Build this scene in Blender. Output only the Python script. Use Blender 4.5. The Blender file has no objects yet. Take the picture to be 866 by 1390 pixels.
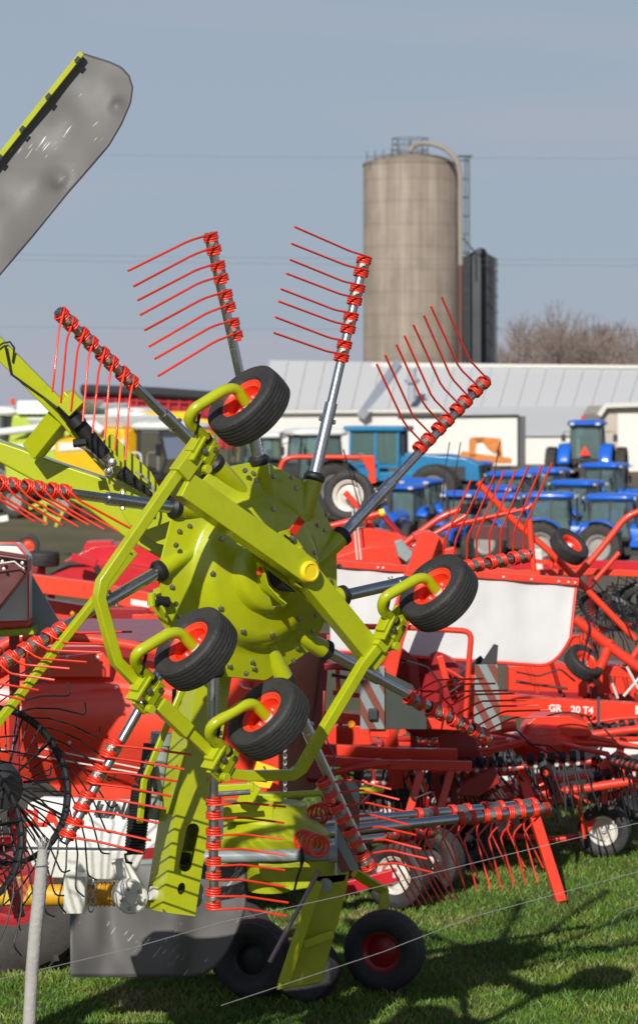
import bpy, math, random
from math import sin, cos, pi, radians
from mathutils import Vector as V, Matrix, noise
random.seed(7)
SC = bpy.context.scene
COL = SC.collection
F, CX, HY, CH = 3600.0, 433.0, 550.0, 3.8          # focal length in pixels, centre column, horizon row, eye height

def P(px, py, D):                                   # a point of the place from its column, row and distance
    return V(((px-CX)/F*D, D, CH-(py-HY)/F*D))
def G(px, D, z=0.0):
    return V(((px-CX)/F*D, D, z))
def lerp(a, b, t): return a+(b-a)*t
def smooth(t):
    t = max(0, min(1, t)); return t*t*(3-2*t)

# ---------------------------------------------------------------- materials
def nodes(name):
    m = bpy.data.materials.new(name); m.use_nodes = True
    nt = m.node_tree; return m, nt, nt.nodes, nt.links, nt.nodes['Principled BSDF']
def noise_tex(N, L, scale, detail=4, rough=.6, stretch=None):
    tc = N.new('ShaderNodeTexCoord'); n = N.new('ShaderNodeTexNoise')
    n.inputs['Scale'].default_value = scale; n.inputs['Detail'].default_value = detail; n.inputs['Roughness'].default_value = rough
    if stretch:
        mp = N.new('ShaderNodeMapping'); mp.inputs['Scale'].default_value = stretch
        L.new(tc.outputs['Object'], mp.inputs['Vector']); L.new(mp.outputs['Vector'], n.inputs['Vector'])
    else: L.new(tc.outputs['Object'], n.inputs['Vector'])
    return n
def ramp(N, L, src, stops):
    r = N.new('ShaderNodeValToRGB'); e = r.color_ramp.elements
    while len(e) > 1: e.remove(e[-1])
    e[0].position, e[0].color = stops[0][0], (*stops[0][1], 1)
    for p, c in stops[1:]:
        q = e.new(p); q.color = (*c, 1)
    L.new(src, r.inputs['Fac']); return r
def mat(name, col, rough=.4, metal=0, coat=0, dirt=None, dscale=6, damt=.5, bump=0, bscale=30, stretch=None, spec=.5, var=.08):
    m, nt, N, L, b = nodes(name)
    b.inputs['Roughness'].default_value = rough; b.inputs['Metallic'].default_value = metal
    b.inputs['Coat Weight'].default_value = coat; b.inputs['Coat Roughness'].default_value = .12
    b.inputs['Specular IOR Level'].default_value = spec
    n = noise_tex(N, L, dscale, 6, .65, stretch)
    dirt = dirt or tuple(c*.6 for c in col)
    lo = tuple(c*(1-var) for c in col); hi = tuple(min(1, c*(1+var)) for c in col)
    r = ramp(N, L, n.outputs['Fac'], [(.3, lo), (.55, hi), (.62+.2*(1-damt), hi), (.62+.2*(1-damt)+.16, dirt)])
    L.new(r.outputs['Color'], b.inputs['Base Color'])
    n2 = noise_tex(N, L, dscale*3.1, 5, .7, stretch)
    rr = N.new('ShaderNodeMapRange'); rr.inputs['To Min'].default_value = max(0.02, rough-.1); rr.inputs['To Max'].default_value = min(1, rough+.18)
    L.new(n2.outputs['Fac'], rr.inputs['Value']); L.new(rr.outputs['Result'], b.inputs['Roughness'])
    if bump:
        n3 = noise_tex(N, L, bscale, 4, .6, stretch); bp = N.new('ShaderNodeBump')
        bp.inputs['Strength'].default_value = bump; bp.inputs['Distance'].default_value = .02
        L.new(n3.outputs['Fac'], bp.inputs['Height']); L.new(bp.outputs['Normal'], b.inputs['Normal'])
    return m
M = {}
M['lime'] = mat('lime_paint', (.385, .43, .006), .24, 0, .35, (.31, .31, .05), 7, .45, .05, 9, var=.06)
M['lime2'] = mat('lime_paint_worn', (.36, .40, .006), .42, 0, .15, (.20, .20, .03), 8, .5, .08, 12)
M['yellow'] = mat('yellow_plastic', (.78, .58, .01), .4, 0, 0, (.6, .45, .05), 20, .3)
M['chrome'] = mat('galvanised_tube', (.52, .54, .56), .24, 1, 0, (.38, .38, .37), 5, .3, 0, 40, var=.06)
M['clamp'] = mat('zinc_clamp', (.34, .33, .30), .42, .85, 0, (.14, .11, .07), 60, .8, .2, 90)
M['bolt'] = mat('bolt_steel', (.45, .41, .35), .32, 1, 0, (.2, .16, .1), 80, .6)
M['tine'] = mat('red_tine_paint', (.70, .035, .012), .38, 0, .2, (.32, .03, .015), 30, .45)
M['redrim'] = mat('orange_red_rim', (.80, .05, .014), .38, 0, .2, (.4, .06, .03), 20, .3)
M['rubber'] = mat('tyre_rubber', (.026, .0255, .025), .6, 0, 0, (.085, .072, .058), 7, .85, .4, 55, var=.3)
M['rubber_dusty'] = mat('dusty_tyre', (.040, .036, .032), .8, 0, 0, (.10, .08, .06), 4, .8, .3, 30, var=.25)
M['black'] = mat('black_steel', (.018, .018, .020), .42, .2, 0, (.05, .04, .035), 25, .6)
M['blackrubber'] = mat('black_rubber_collar', (.012, .012, .013), .5, 0, 0, (.03, .03, .03), 30, .5)
M['greysheet'] = mat('grey_curtain', (.125, .120, .116), .5, .0, 0, (.098, .094, .092), 1.6, .6, .16, 2.2, spec=.4)
def add_scratches(m, rot, col=(.62, .60, .58)):
    nt = m.node_tree; N, L = nt.nodes, nt.links; b = N['Principled BSDF']; src = b.inputs['Base Color'].links[0].from_socket
    tc = N.new('ShaderNodeTexCoord'); mp = N.new('ShaderNodeMapping'); mp.inputs['Scale'].default_value = (9, 9, 95); m0 = N.new('ShaderNodeMapping'); m0.inputs['Rotation'].default_value = (0, rot, 0)
    n = N.new('ShaderNodeTexNoise'); n.inputs['Scale'].default_value = 1; n.inputs['Detail'].default_value = 3
    L.new(tc.outputs['Object'], m0.inputs['Vector']); L.new(m0.outputs['Vector'], mp.inputs['Vector']); L.new(mp.outputs['Vector'], n.inputs['Vector'])
    big = noise_tex(N, L, 2.2, 3, .6)
    a = N.new('ShaderNodeMath'); a.operation = 'MULTIPLY'; L.new(n.outputs['Fac'], a.inputs[0]); L.new(big.outputs['Fac'], a.inputs[1])
    r = N.new('ShaderNodeMapRange'); r.inputs['From Min'].default_value = .365; r.inputs['From Max'].default_value = .395; L.new(a.outputs[0], r.inputs['Value'])
    mx = N.new('ShaderNodeMix'); mx.data_type = 'RGBA'; mx.inputs[7].default_value = (*col, 1); L.new(r.outputs['Result'], mx.inputs[0]); L.new(src, mx.inputs[6]); L.new(mx.outputs[2], b.inputs['Base Color'])
add_scratches(M['greysheet'], radians(52))
M['edge'] = mat('dark_hem', (.05, .045, .055), .5)
M['greypaint'] = mat('grey_painted_steel', (.25, .29, .29), .4, 0, .1, (.14, .15, .14), 12, .5)
M['white'] = mat('white_enamel', (.74, .75, .73), .35, 0, .2, (.45, .43, .38), 4, .35, .04, 8, var=.03)
M['whitepvc'] = mat('white_pvc_sheet', (.54, .54, .535), .6, 0, 0, (.46, .46, .45), 3, .4, .35, 3, var=.03)
M['offwhite'] = mat('off_white_steel', (.60, .60, .55), .42, 0, .1, (.32, .28, .2), 9, .5, .1, 20)
M['red'] = mat('red_machine_paint', (.76, .045, .018), .32, 0, .3, (.5, .05, .03), 3, .3, .06, 5, var=.06)
M['redshiny'] = mat('glossy_red_panel', (.84, .068, .034), .28, 0, .3, (.66, .06, .03), 1.2, .2, .10, 1.6, var=.03)
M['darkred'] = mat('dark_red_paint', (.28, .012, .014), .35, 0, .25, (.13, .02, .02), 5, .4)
M['crimson'] = mat('crimson_paint', (.52, .008, .018), .35, 0, .25, (.3, .02, .02), 3, .3)
M['brownred'] = mat('maroon_hood', (.16, .06, .06), .3, .4, .2, (.1, .05, .05), 5, .5)
M['amber'] = mat('amber_lens', (.85, .30, .01), .2, 0, .5)
M['ptoyellow'] = mat('yellow_shaft_guard', (.62, .33, .012), .45, 0, .1, (.3, .18, .04), 14, .6)
M['silver'] = mat('silver_rim', (.62, .60, .54), .42, .1, 0, (.35, .28, .2), 18, .5)
M['rimdull'] = mat('dull_tractor_rim', (.30, .29, .27), .5, 0, 0, (.16, .12, .08), 8, .7)
M['ltgrey'] = mat('light_grey_hub', (.62, .64, .66), .45)
M['blue'] = mat('blue_tractor_paint', (.016, .125, .60), .28, 0, .5, (.02, .10, .42), 2, .3)
M['teal'] = mat('teal_blue_paint', (.008, .17, .36), .35, 0, .3, (.02, .15, .28), 2, .3)
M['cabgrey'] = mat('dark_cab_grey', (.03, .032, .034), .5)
M['orange'] = mat('orange_loader_paint', (.60, .20, .03), .5, 0, 0, (.3, .12, .03), 3, .5)
M['rust'] = mat('brown_hitch', (.14, .06, .03), .7)
M['combinelime'] = mat('combine_lime', (.42, .52, .05), .35, 0, .3)
M['combineyellow'] = mat('harvester_yellow', (.80, .47, .01), .4, 0, .2)
M['trailerred'] = mat('trailer_red', (.42, .02, .03), .45, 0, .1, (.3, .03, .03), 1.5, .5)
M['tarp'] = mat('black_tarp', (.03, .032, .035), .6, bump=.3, bscale=3)
M['rope'] = mat('frayed_white_post', (.36, .345, .32), .85, 0, 0, (.3, .27, .22), 12, .6, .3, 50)
M['wire'] = mat('fence_wire', (.42, .43, .43), .4, .7)
M['bark'] = mat('bare_tree_bark', (.235, .185, .16), .9, var=.2)
M['ladder'] = mat('ladder_steel', (.10, .11, .12), .6)
M['pipe'] = mat('blower_pipe', (.27, .24, .20), .6)
M['pipered'] = mat('rusty_red_pipe', (.11, .05, .042), .7)
M['olivemesh'] = mat('black_mesh_boot', (.02, .02, .02), .6, bump=.8, bscale=90)
M['mud'] = mat('brown_panel', (.20, .10, .05), .5, bump=.1)
M['copper'] = mat('hose_purple', (.30, .22, .27), .3, .6)

def barn_mat(name, c1, c2, gap, axis, rough=.5, amp=.35, dirt=None):
    m, nt, N, L, b = nodes(name)
    tc = N.new('ShaderNodeTexCoord'); w = N.new('ShaderNodeTexWave'); w.wave_type = 'BANDS'; w.bands_direction = axis
    w.inputs['Scale'].default_value = gap; L.new(tc.outputs['Object'], w.inputs['Vector'])
    n = noise_tex(N, L, .4, 6, .7)
    r = ramp(N, L, n.outputs['Fac'], [(.3, c1), (.7, c2)]); L.new(r.outputs['Color'], b.inputs['Base Color'])
    bp = N.new('ShaderNodeBump'); bp.inputs['Strength'].default_value = amp; bp.inputs['Distance'].default_value = .05
    L.new(w.outputs['Fac'], bp.inputs['Height']); L.new(bp.outputs['Normal'], b.inputs['Normal'])
    b.inputs['Roughness'].default_value = rough
    return m
M['barnroof_old'] = barn_mat('pale_ribbed_roof', (.50, .51, .52), (.56, .56, .565), 1.2, 'X', .8, .06)
M['barnroof'] = mat('pale_ribbed_roof', (.52, .525, .53), .95, 0, 0, (.47, .47, .475), .06, .5, spec=.05, var=.02)
M['barnwall'] = barn_mat('white_ribbed_wall', (.66, .64, .60), (.76, .74, .70), 2, 'X', .5, .3)
M['trailerwhite'] = barn_mat('white_trailer_side', (.68, .67, .62), (.78, .77, .72), 1.5, 'X', .4, .3)
M['beige'] = barn_mat('beige_shed_wall', (.42, .37, .31), (.52, .46, .40), 2, 'X', .6, .3)
M['rooftrim'] = mat('grey_roof_valley', (.34, .37, .42), .5)

def silo_mat(name, base, light, dark, bands):
    m, nt, N, L, b = nodes(name)
    tc = N.new('ShaderNodeTexCoord')
    st = noise_tex(N, L, 1.0, 6, .65, (1.1, 1.1, .06))       # run-off streaks
    r = ramp(N, L, st.outputs['Fac'], [(.30, dark), (.5, base), (.68, light)])
    bl = noise_tex(N, L, .35, 5, .6)
    r2 = ramp(N, L, bl.outputs['Fac'], [(.3, (.8, .8, .8)), (.7, (1.12, 1.1, 1.08))])
    mx = N.new('ShaderNodeMix'); mx.data_type = 'RGBA'; mx.blend_type = 'MULTIPLY'; mx.inputs[0].default_value = 1
    L.new(r.outputs['Color'], mx.inputs[6]); L.new(r2.outputs['Color'], mx.inputs[7])
    w = N.new('ShaderNodeTexWave'); w.wave_type = 'BANDS'; w.bands_direction = 'Z'; w.inputs['Scale'].default_value = bands
    L.new(tc.outputs['Object'], w.inputs['Vector'])
    r3 = ramp(N, L, w.outputs['Fac'], [(0, (.88, .88, .88)), (.10, (1, 1, 1)), (1, (1, 1, 1))])
    mx2 = N.new('ShaderNodeMix'); mx2.data_type = 'RGBA'; mx2.blend_type = 'MULTIPLY'; mx2.inputs[0].default_value = .8
    L.new(mx.outputs[2], mx2.inputs[6]); L.new(r3.outputs['Color'], mx2.inputs[7])
    L.new(mx2.outputs[2], b.inputs['Base Color']); b.inputs['Roughness'].default_value = .85
    return m
M['silo'] = silo_mat('stained_concrete', (.27, .225, .180), (.35, .30, .245), (.195, .162, .132), .165)
M['silodark'] = silo_mat('dark_stave_concrete', (.085, .09, .10), (.11, .115, .125), (.05, .055, .065), .35)

def glass(name, tint, gloss=.07):
    m = bpy.data.materials.new(name); m.use_nodes = True; N = m.node_tree.nodes; L = m.node_tree.links; N.clear()
    o = N.new('ShaderNodeOutputMaterial'); t = N.new('ShaderNodeBsdfTransparent'); g = N.new('ShaderNodeBsdfGlossy')
    d = N.new('ShaderNodeBsdfDiffuse'); d.inputs['Color'].default_value = (.22, .34, .32, 1)
    t.inputs['Color'].default_value = (*tint, 1); g.inputs['Roughness'].default_value = .03
    f = N.new('ShaderNodeFresnel'); f.inputs['IOR'].default_value = 1.6
    m1 = N.new('ShaderNodeMixShader'); m1.inputs[0].default_value = .35; L.new(t.outputs[0], m1.inputs[1]); L.new(d.outputs[0], m1.inputs[2])
    m2 = N.new('ShaderNodeMixShader'); L.new(f.outputs[0], m2.inputs[0]); L.new(m1.outputs[0], m2.inputs[1]); L.new(g.outputs[0], m2.inputs[2])
    L.new(m2.outputs[0], o.inputs['Surface']); return m
M['glass'] = glass('tinted_cab_glass', (.42, .56, .54))

def chevron_mat(name, a, b_, scale, ang, off=0.0):
    m, nt, N, L, b = nodes(name)
    tc = N.new('ShaderNodeTexCoord'); mp = N.new('ShaderNodeMapping'); mp.inputs['Rotation'].default_value = (0, radians(ang), 0)
    mp.inputs['Location'].default_value = (off, 0, 0)
    L.new(tc.outputs['Object'], mp.inputs['Vector'])
    w = N.new('ShaderNodeTexWave'); w.bands_direction = 'X'; w.inputs['Scale'].default_value = scale; L.new(mp.outputs['Vector'], w.inputs['Vector'])
    r = ramp(N, L, w.outputs['Fac'], [(0, a), (.5, b_)]); r.color_ramp.interpolation = 'CONSTANT'
    L.new(r.outputs['Color'], b.inputs['Base Color']); b.inputs['Roughness'].default_value = .45
    return m
M['chevron'] = chevron_mat('red_white_stripes', (.19, .055, .035), (.22, .27, .27), 2.9, 28)
M['chevron2'] = chevron_mat('yellow_red_stripes', (.55, .10, .05), (.65, .42, .05), 3.0, -20)

# ---------------------------------------------------------------- mesh builder
class MB:
    def __init__(s): s.v = []; s.f = []; s.m = []; s.mi = 0
    def add(s, vs, fs):
        o = len(s.v); s.v += [V(v) for v in vs]; s.f += [tuple(i+o for i in f) for f in fs]; s.m += [s.mi]*len(fs)
        return s
    def tube(s, pts, r, n=8, cap=True, closed=False):
        pts = [V(p) for p in pts]; k = len(pts)
        rs = r if isinstance(r, (list, tuple)) else [r]*k
        t0 = (pts[1]-pts[0]).normalized(); up = V((0, 0, 1)) if abs(t0.z) < .9 else V((1, 0, 0))
        nrm = (up - t0*up.dot(t0)).normalized(); vs = []
        for i, p in enumerate(pts):
            if closed: t = (pts[(i+1) % k]-pts[i-1])
            elif i == 0: t = pts[1]-pts[0]
            elif i == k-1: t = pts[-1]-pts[-2]
            else: t = (pts[i+1]-p).normalized()+(p-pts[i-1]).normalized()
            if t.length < 1e-9: t = t0.copy()
            t.normalize(); nrm = nrm - t*nrm.dot(t)
            if nrm.length < 1e-6: nrm = t.orthogonal()
            nrm.normalize(); b = t.cross(nrm)
            for j in range(n):
                a = 2*pi*j/n; vs.append(p+(nrm*cos(a)+b*sin(a))*rs[i])
        fs = []
        for i in range(k if closed else k-1):
            i2 = (i+1) % k
            for j in range(n):
                j2 = (j+1) % n; fs.append((i*n+j, i*n+j2, i2*n+j2, i2*n+j))
        if cap and not closed:
            fs.append(tuple(range(n))[::-1]); fs.append(tuple((k-1)*n+j for j in range(n)))
        return s.add(vs, fs)
    def beam(s, pts, w, h, side, cap=True):
        """rectangular section along a path; side = direction of the width w"""
        pts = [V(p) for p in pts]; k = len(pts); side = V(side); vs = []
        ws = w if isinstance(w, (list, tuple)) else [w]*k
        hs = h if isinstance(h, (list, tuple)) else [h]*k
        for i, p in enumerate(pts):
            if i == 0: t = pts[1]-p
            elif i == k-1: t = p-pts[-2]
            else: t = (pts[i+1]-p).normalized()+(p-pts[i-1]).normalized()
            t.normalize(); a = (side-t*side.dot(t)).normalized(); b = t.cross(a)
            sc = 1.0
            if 0 < i < k-1:
                c = (pts[i+1]-p).normalized().dot(t); sc = 1/max(c, .5)
            # widen only the in-bend axis
            bend = ((pts[i+1]-p).normalized()-(p-pts[i-1]).normalized()) if 0 < i < k-1 else V((0, 0, 0))
            sa = 1+(sc-1)*abs(bend.normalized().dot(a)) if bend.length > 1e-6 else 1
            sb = 1+(sc-1)*abs(bend.normalized().dot(b)) if bend.length > 1e-6 else 1
            A = a*ws[i]/2*sa; B = b*hs[i]/2*sb
            vs += [p-A-B, p+A-B, p+A+B, p-A+B]
        fs = []
        for i in range(k-1):
            for j in range(4):
                j2 = (j+1) % 4; fs.append((i*4+j, i*4+j2, (i+1)*4+j2, (i+1)*4+j))
        if cap: fs.append((3, 2, 1, 0)); fs.append(tuple((k-1)*4+j for j in range(4)))
        return s.add(vs, fs)
    def box(s, c, size, ax=None):
        c = V(c); x, y, z = ax if ax else (V((1, 0, 0)), V((0, 1, 0)), V((0, 0, 1)))
        x, y, z = V(x)*size[0]/2, V(y)*size[1]/2, V(z)*size[2]/2
        vs = [c-x-y-z, c+x-y-z, c+x+y-z, c-x+y-z, c-x-y+z, c+x-y+z, c+x+y+z, c-x+y+z]
        return s.add(vs, [(3, 2, 1, 0), (4, 5, 6, 7), (0, 1, 5, 4), (1, 2, 6, 5), (2, 3, 7, 6), (3, 0, 4, 7)])
    def prism(s, poly, t):
        poly = [V(p) for p in poly]; t = V(t); n = len(poly)
        fs = [tuple(range(n))[::-1], tuple(range(n, 2*n))]
        for i in range(n):
            j = (i+1) % n; fs.append((i, j, n+j, n+i))
        return s.add(poly+[p+t for p in poly], fs)
    def lathe(s, o, ax, prof, n=32, x=None, rf=None, caps=True):
        """prof = [(radius, distance along ax)]; rf(angle, radius, d) may change the radius"""
        o = V(o); ax = V(ax).normalized(); x = V(x) if x else ax.orthogonal(); x = (x-ax*x.dot(ax)).normalized(); y = ax.cross(x)
        vs = []; k = len(prof)
        for (r, d) in prof:
            for j in range(n):
                a = 2*pi*j/n; rr = rf(a, r, d) if rf else r
                vs.append(o+ax*d+(x*cos(a)+y*sin(a))*rr)
        fs = []
        for i in range(k-1):
            for j in range(n):
                j2 = (j+1) % n; fs.append((i*n+j, i*n+j2, (i+1)*n+j2, (i+1)*n+j))
        if caps and prof[0][0] > 1e-5: fs.append(tuple(range(n))[::-1])
        if caps and prof[-1][0] > 1e-5: fs.append(tuple((k-1)*n+j for j in range(n)))
        return s.add(vs, fs)
    def ball(s, c, r, n=10, sz=(1, 1, 1)):
        c = V(c); vs = []; fs = []; m = n//2
        for i in range(m+1):
            for j in range(n):
                th = pi*i/m; a = 2*pi*j/n
                vs.append(c+V((r*sz[0]*sin(th)*cos(a), r*sz[1]*sin(th)*sin(a), r*sz[2]*cos(th))))
        for i in range(m):
            for j in range(n):
                j2 = (j+1) % n; fs.append((i*n+j, (i+1)*n+j, (i+1)*n+j2, i*n+j2))
        return s.add(vs, fs)
    def grid(s, fn, nu, nv):
        vs = [fn(i/nu, j/nv) for i in range(nu+1) for j in range(nv+1)]
        fs = [(i*(nv+1)+j, (i+1)*(nv+1)+j, (i+1)*(nv+1)+j+1, i*(nv+1)+j+1) for i in range(nu) for j in range(nv)]
        return s.add(vs, fs)
    def build(s, name, m, parent=None, bevel=0, solid=0, ang=32, label=None, loc=None):
        me = bpy.data.meshes.new(name)
        off = V((0, 0, 0))
        if parent is not None: off = ROOT[parent.name]
        elif loc is not None: off = V(loc)
        me.from_pydata([v-off for v in s.v], [], s.f)
        ms = m if isinstance(m, (list, tuple)) else [m]
        for q in ms: me.materials.append(M[q] if isinstance(q, str) else q)
        for p, i in zip(me.polygons, s.m): p.material_index = i
        me.polygons.foreach_set('use_smooth', [ang > 5]*len(me.polygons))
        me.set_sharp_from_angle(angle=radians(ang)); me.update()
        o = bpy.data.objects.new(name, me); COL.objects.link(o)
        if parent is not None: o.parent = parent
        elif loc is not None: o.location = off
        ROOT[o.name] = off
        if solid:
            q = o.modifiers.new('thick', 'SOLIDIFY'); q.thickness = solid; q.offset = 0
        if bevel:
            q = o.modifiers.new('bevel', 'BEVEL'); q.width = bevel; q.segments = 2; q.limit_method = 'ANGLE'; q.angle_limit = radians(40); q.harden_normals = True
        if label: o['label'] = label
        return o
ROOT = {}
def tag(o, label=None, cat=None, group=None, kind=None):
    if label: o['label'] = label
    if cat: o['category'] = cat
    if group: o['group'] = group
    if kind: o['kind'] = kind
    return o
def thing(name, label, cat, loc=(0, 0, 0), group=None, rz=0):
    o = bpy.data.objects.new(name, None); COL.objects.link(o); o.empty_display_size = .2
    o.location = loc; o.rotation_euler = (0, 0, rz)
    ROOT[o.name] = V(loc); return tag(o, label, cat, group)
def copy_tree(o, parent=None):
    c = o.copy(); COL.objects.link(c); ROOT[c.name] = ROOT[o.name]
    if parent is not None: c.parent = parent
    for ch in list(o.children): copy_tree(ch, c)
    return c
def place(proto, first, label, loc, rz, scale=1):
    o = proto if first else copy_tree(proto)
    o.location = loc; o.rotation_euler = (0, 0, rz); o.scale = (scale,)*3; o['label'] = label
    return o
def fillet(pts, r, seg=5):
    pts = [V(p) for p in pts]; out = [pts[0]]
    for i in range(1, len(pts)-1):
        a, b, c = pts[i-1], pts[i], pts[i+1]
        d1 = (a-b); d2 = (c-b); q = min(r, d1.length*.48, d2.length*.48)
        p1 = b+d1.normalized()*q; p2 = b+d2.normalized()*q
        for k in range(seg+1):
            t = k/seg; out.append(p1*(1-t)**2+b*2*t*(1-t)+p2*t*t)
    out.append(pts[-1]); return out
def text(body, name, m, parent, origin, xdir, ydir, size, shear=0, extrude=.002, bold=0.0, loc=None):
    cu = bpy.data.curves.new(name+'_curve', 'FONT'); cu.body = body; cu.size = size; cu.shear = shear; cu.extrude = extrude; cu.offset = bold
    t = bpy.data.objects.new(name+'_tmp', cu); COL.objects.link(t)
    bpy.context.view_layer.update()
    me = bpy.data.meshes.new_from_object(t.evaluated_get(bpy.context.evaluated_depsgraph_get()))
    bpy.data.objects.remove(t)
    xd = V(xdir).normalized(); yd = V(ydir); yd = (yd-xd*yd.dot(xd)).normalized(); zd = xd.cross(yd)
    b = MB(); b.add([V(origin)+xd*v.co.x+yd*v.co.y+zd*v.co.z for v in me.vertices], [tuple(p.vertices) for p in me.polygons])
    return b.build(name, m, parent)

# ---------------------------------------------------------------- wheels
def tyre_prof(R, W, ri, grooves=5, gd=.006):
    h = W/2; sh = (R-ri)
    p = [(ri, -h*.72), (ri+sh*.15, -h*.9), (ri+sh*.5, -h*1.0), (ri+sh*.8, -h*.95), (R-sh*.07, -h*.82)]
    tw = h*.78
    if grooves:
        step = 2*tw/(grooves+1)
        crown = lambda x: R-(x/tw)**2*sh*.06
        xs = [-tw+step*(i+1) for i in range(grooves)]
        p.append((crown(-tw), -tw))
        for x in xs:
            g = step*.13
            p += [(crown(x-g*1.3), x-g*1.3), (crown(x)-gd, x-g), (crown(x)-gd, x+g), (crown(x+g*1.3), x+g*1.3)]
        p.append((crown(tw), tw))
    else:
        p += [(R, -tw*.7), (R+.002, 0), (R, tw*.7)]
    p += [(R-sh*.07, h*.82), (ri+sh*.8, h*.95), (ri+sh*.5, h), (ri+sh*.15, h*.9), (ri, h*.72)]
    return p
def wheel(parent, c, ax, R, W, ri=None, rim='redrim', grooves=5, n=48, hub='ltgrey', lugs=0, rub='rubber', dish=.35, name='wheel'):
    """tyre as a part, rim and hub as its sub-parts; ax points to the outer face"""
    ax = V(ax).normalized(); ri = ri or R*.56; h = W/2
    b = MB(); b.lathe(c, ax, tyre_prof(R, W, ri, grooves), n, caps=False)
    # inner skin of the tyre closes at the bead
    if lugs:
        x = ax.orthogonal().normalized(); y = ax.cross(x)
        for s in (-1, 1):
            for i in range(lugs):
                a = 2*pi*(i+(.5 if s > 0 else 0))/lugs; da = 2*pi/lugs*.9
                r1 = R*1.0
                p = [V(c)+ax*(s*h*.03)+(x*cos(a)+y*sin(a))*r1, V(c)+ax*(s*h*.5)+(x*cos(a+da*.5)+y*sin(a+da*.5))*r1, V(c)+ax*(s*h*.92)+(x*cos(a+da)+y*sin(a+da))*(r1*.965)]
                b.beam(p, R*.055, R*.07, (x*-sin(a)+y*cos(a)))
    t = b.build(name, rub, parent)
    b = MB()
    e = h*.72
    b.lathe(c, ax, [(ri*1.0, -e), (ri*1.03, -e*.98), (ri*1.03, -e*.9), (ri*.86, -e*.7), (ri*.84, -e*.1), (ri*.7, e*.0), (ri*.55, e*dish*.3), (ri*.3, e*dish), (ri*.0001, e*dish)], n)
    b.lathe(c, ax, [(ri*.84, -e*.1), (ri*.86, e*.72), (ri*.93, e*.76), (ri*.95, e*.9), (ri*1.03, e*.94), (ri*1.03, e*1.02), (ri*.97, e*1.02), (ri*.9, e*.84), (ri*.80, e*.72), (ri*.78, -e*.08)], n, caps=False)
    b.build('rim', rim, t)
    if hub:
        b = MB(); b.lathe(c, ax, [(ri*.24, e*dish-.002), (ri*.24, e*dish+h*.16), (ri*.19, e*dish+h*.22), (ri*.15, e*dish+h*.42), (.0001, e*dish+h*.42)], 20)
        x = ax.orthogonal().normalized(); y = ax.cross(x)
        for i in range(5):
            a = 2*pi*i/5; q = V(c)+(x*cos(a)+y*sin(a))*ri*.42
            b.lathe(q, ax, [(ri*.05, e*dish*.4), (ri*.05, e*dish*.9+.008), (.0001, e*dish*.9+.008)], 6)
        b.build('hub', hub, t)
    return t
# ================================================================ the big lime rake, folded up (nearest machine)
RC = P(342, 775, 13.0); RU = V((.8, .6, 0)); RV = V((0, 0, 1)); RN = V((.6, -.8, 0))
EYE = V((0, 0, CH))
def rp(px, py, k=0.0):                       # point on the plane k metres in front of the rotor plane
    d = V(((px-CX)/F, 1, -(py-HY)/F)); return EYE+d*((k+(RC-EYE).dot(RN))/d.dot(RN))
def rl(a, r, k=0.0): return RC+(RU*cos(a)+RV*sin(a))*r+RN*k

def coil_tine(b, c, a, tip, rc, rw, knee_t, knee_off, turns=3, pitch=.0125, hook=None, n=6):
    """spring coil round the arm at c (arm direction a), one wire leaving to tip through a knee"""
    a = a.normalized(); d = tip-c; d = (d-a*d.dot(a)).normalized(); m = a.cross(d)
    if m.z < 0 and abs(m.z) > .3: m = -m
    sgn = 1
    pts = []; N = 10*turns
    dd = d
    for i in range(N+1):
        th = -2*pi*turns*(1-i/N)
        pts.append(c+m*rc*cos(th)+dd*rc*sin(th)+a*(pitch*(th/(2*pi)+turns/2)))
    e = pts[-1]
    kn = lerp(e, tip, knee_t)+knee_off
    path = [e+(kn-e)*.08, e+(kn-e)*.86, kn+(tip-kn)*.05, kn+(tip-kn)*.5, tip]
    b.tube(pts+path, rw, n)

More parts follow.
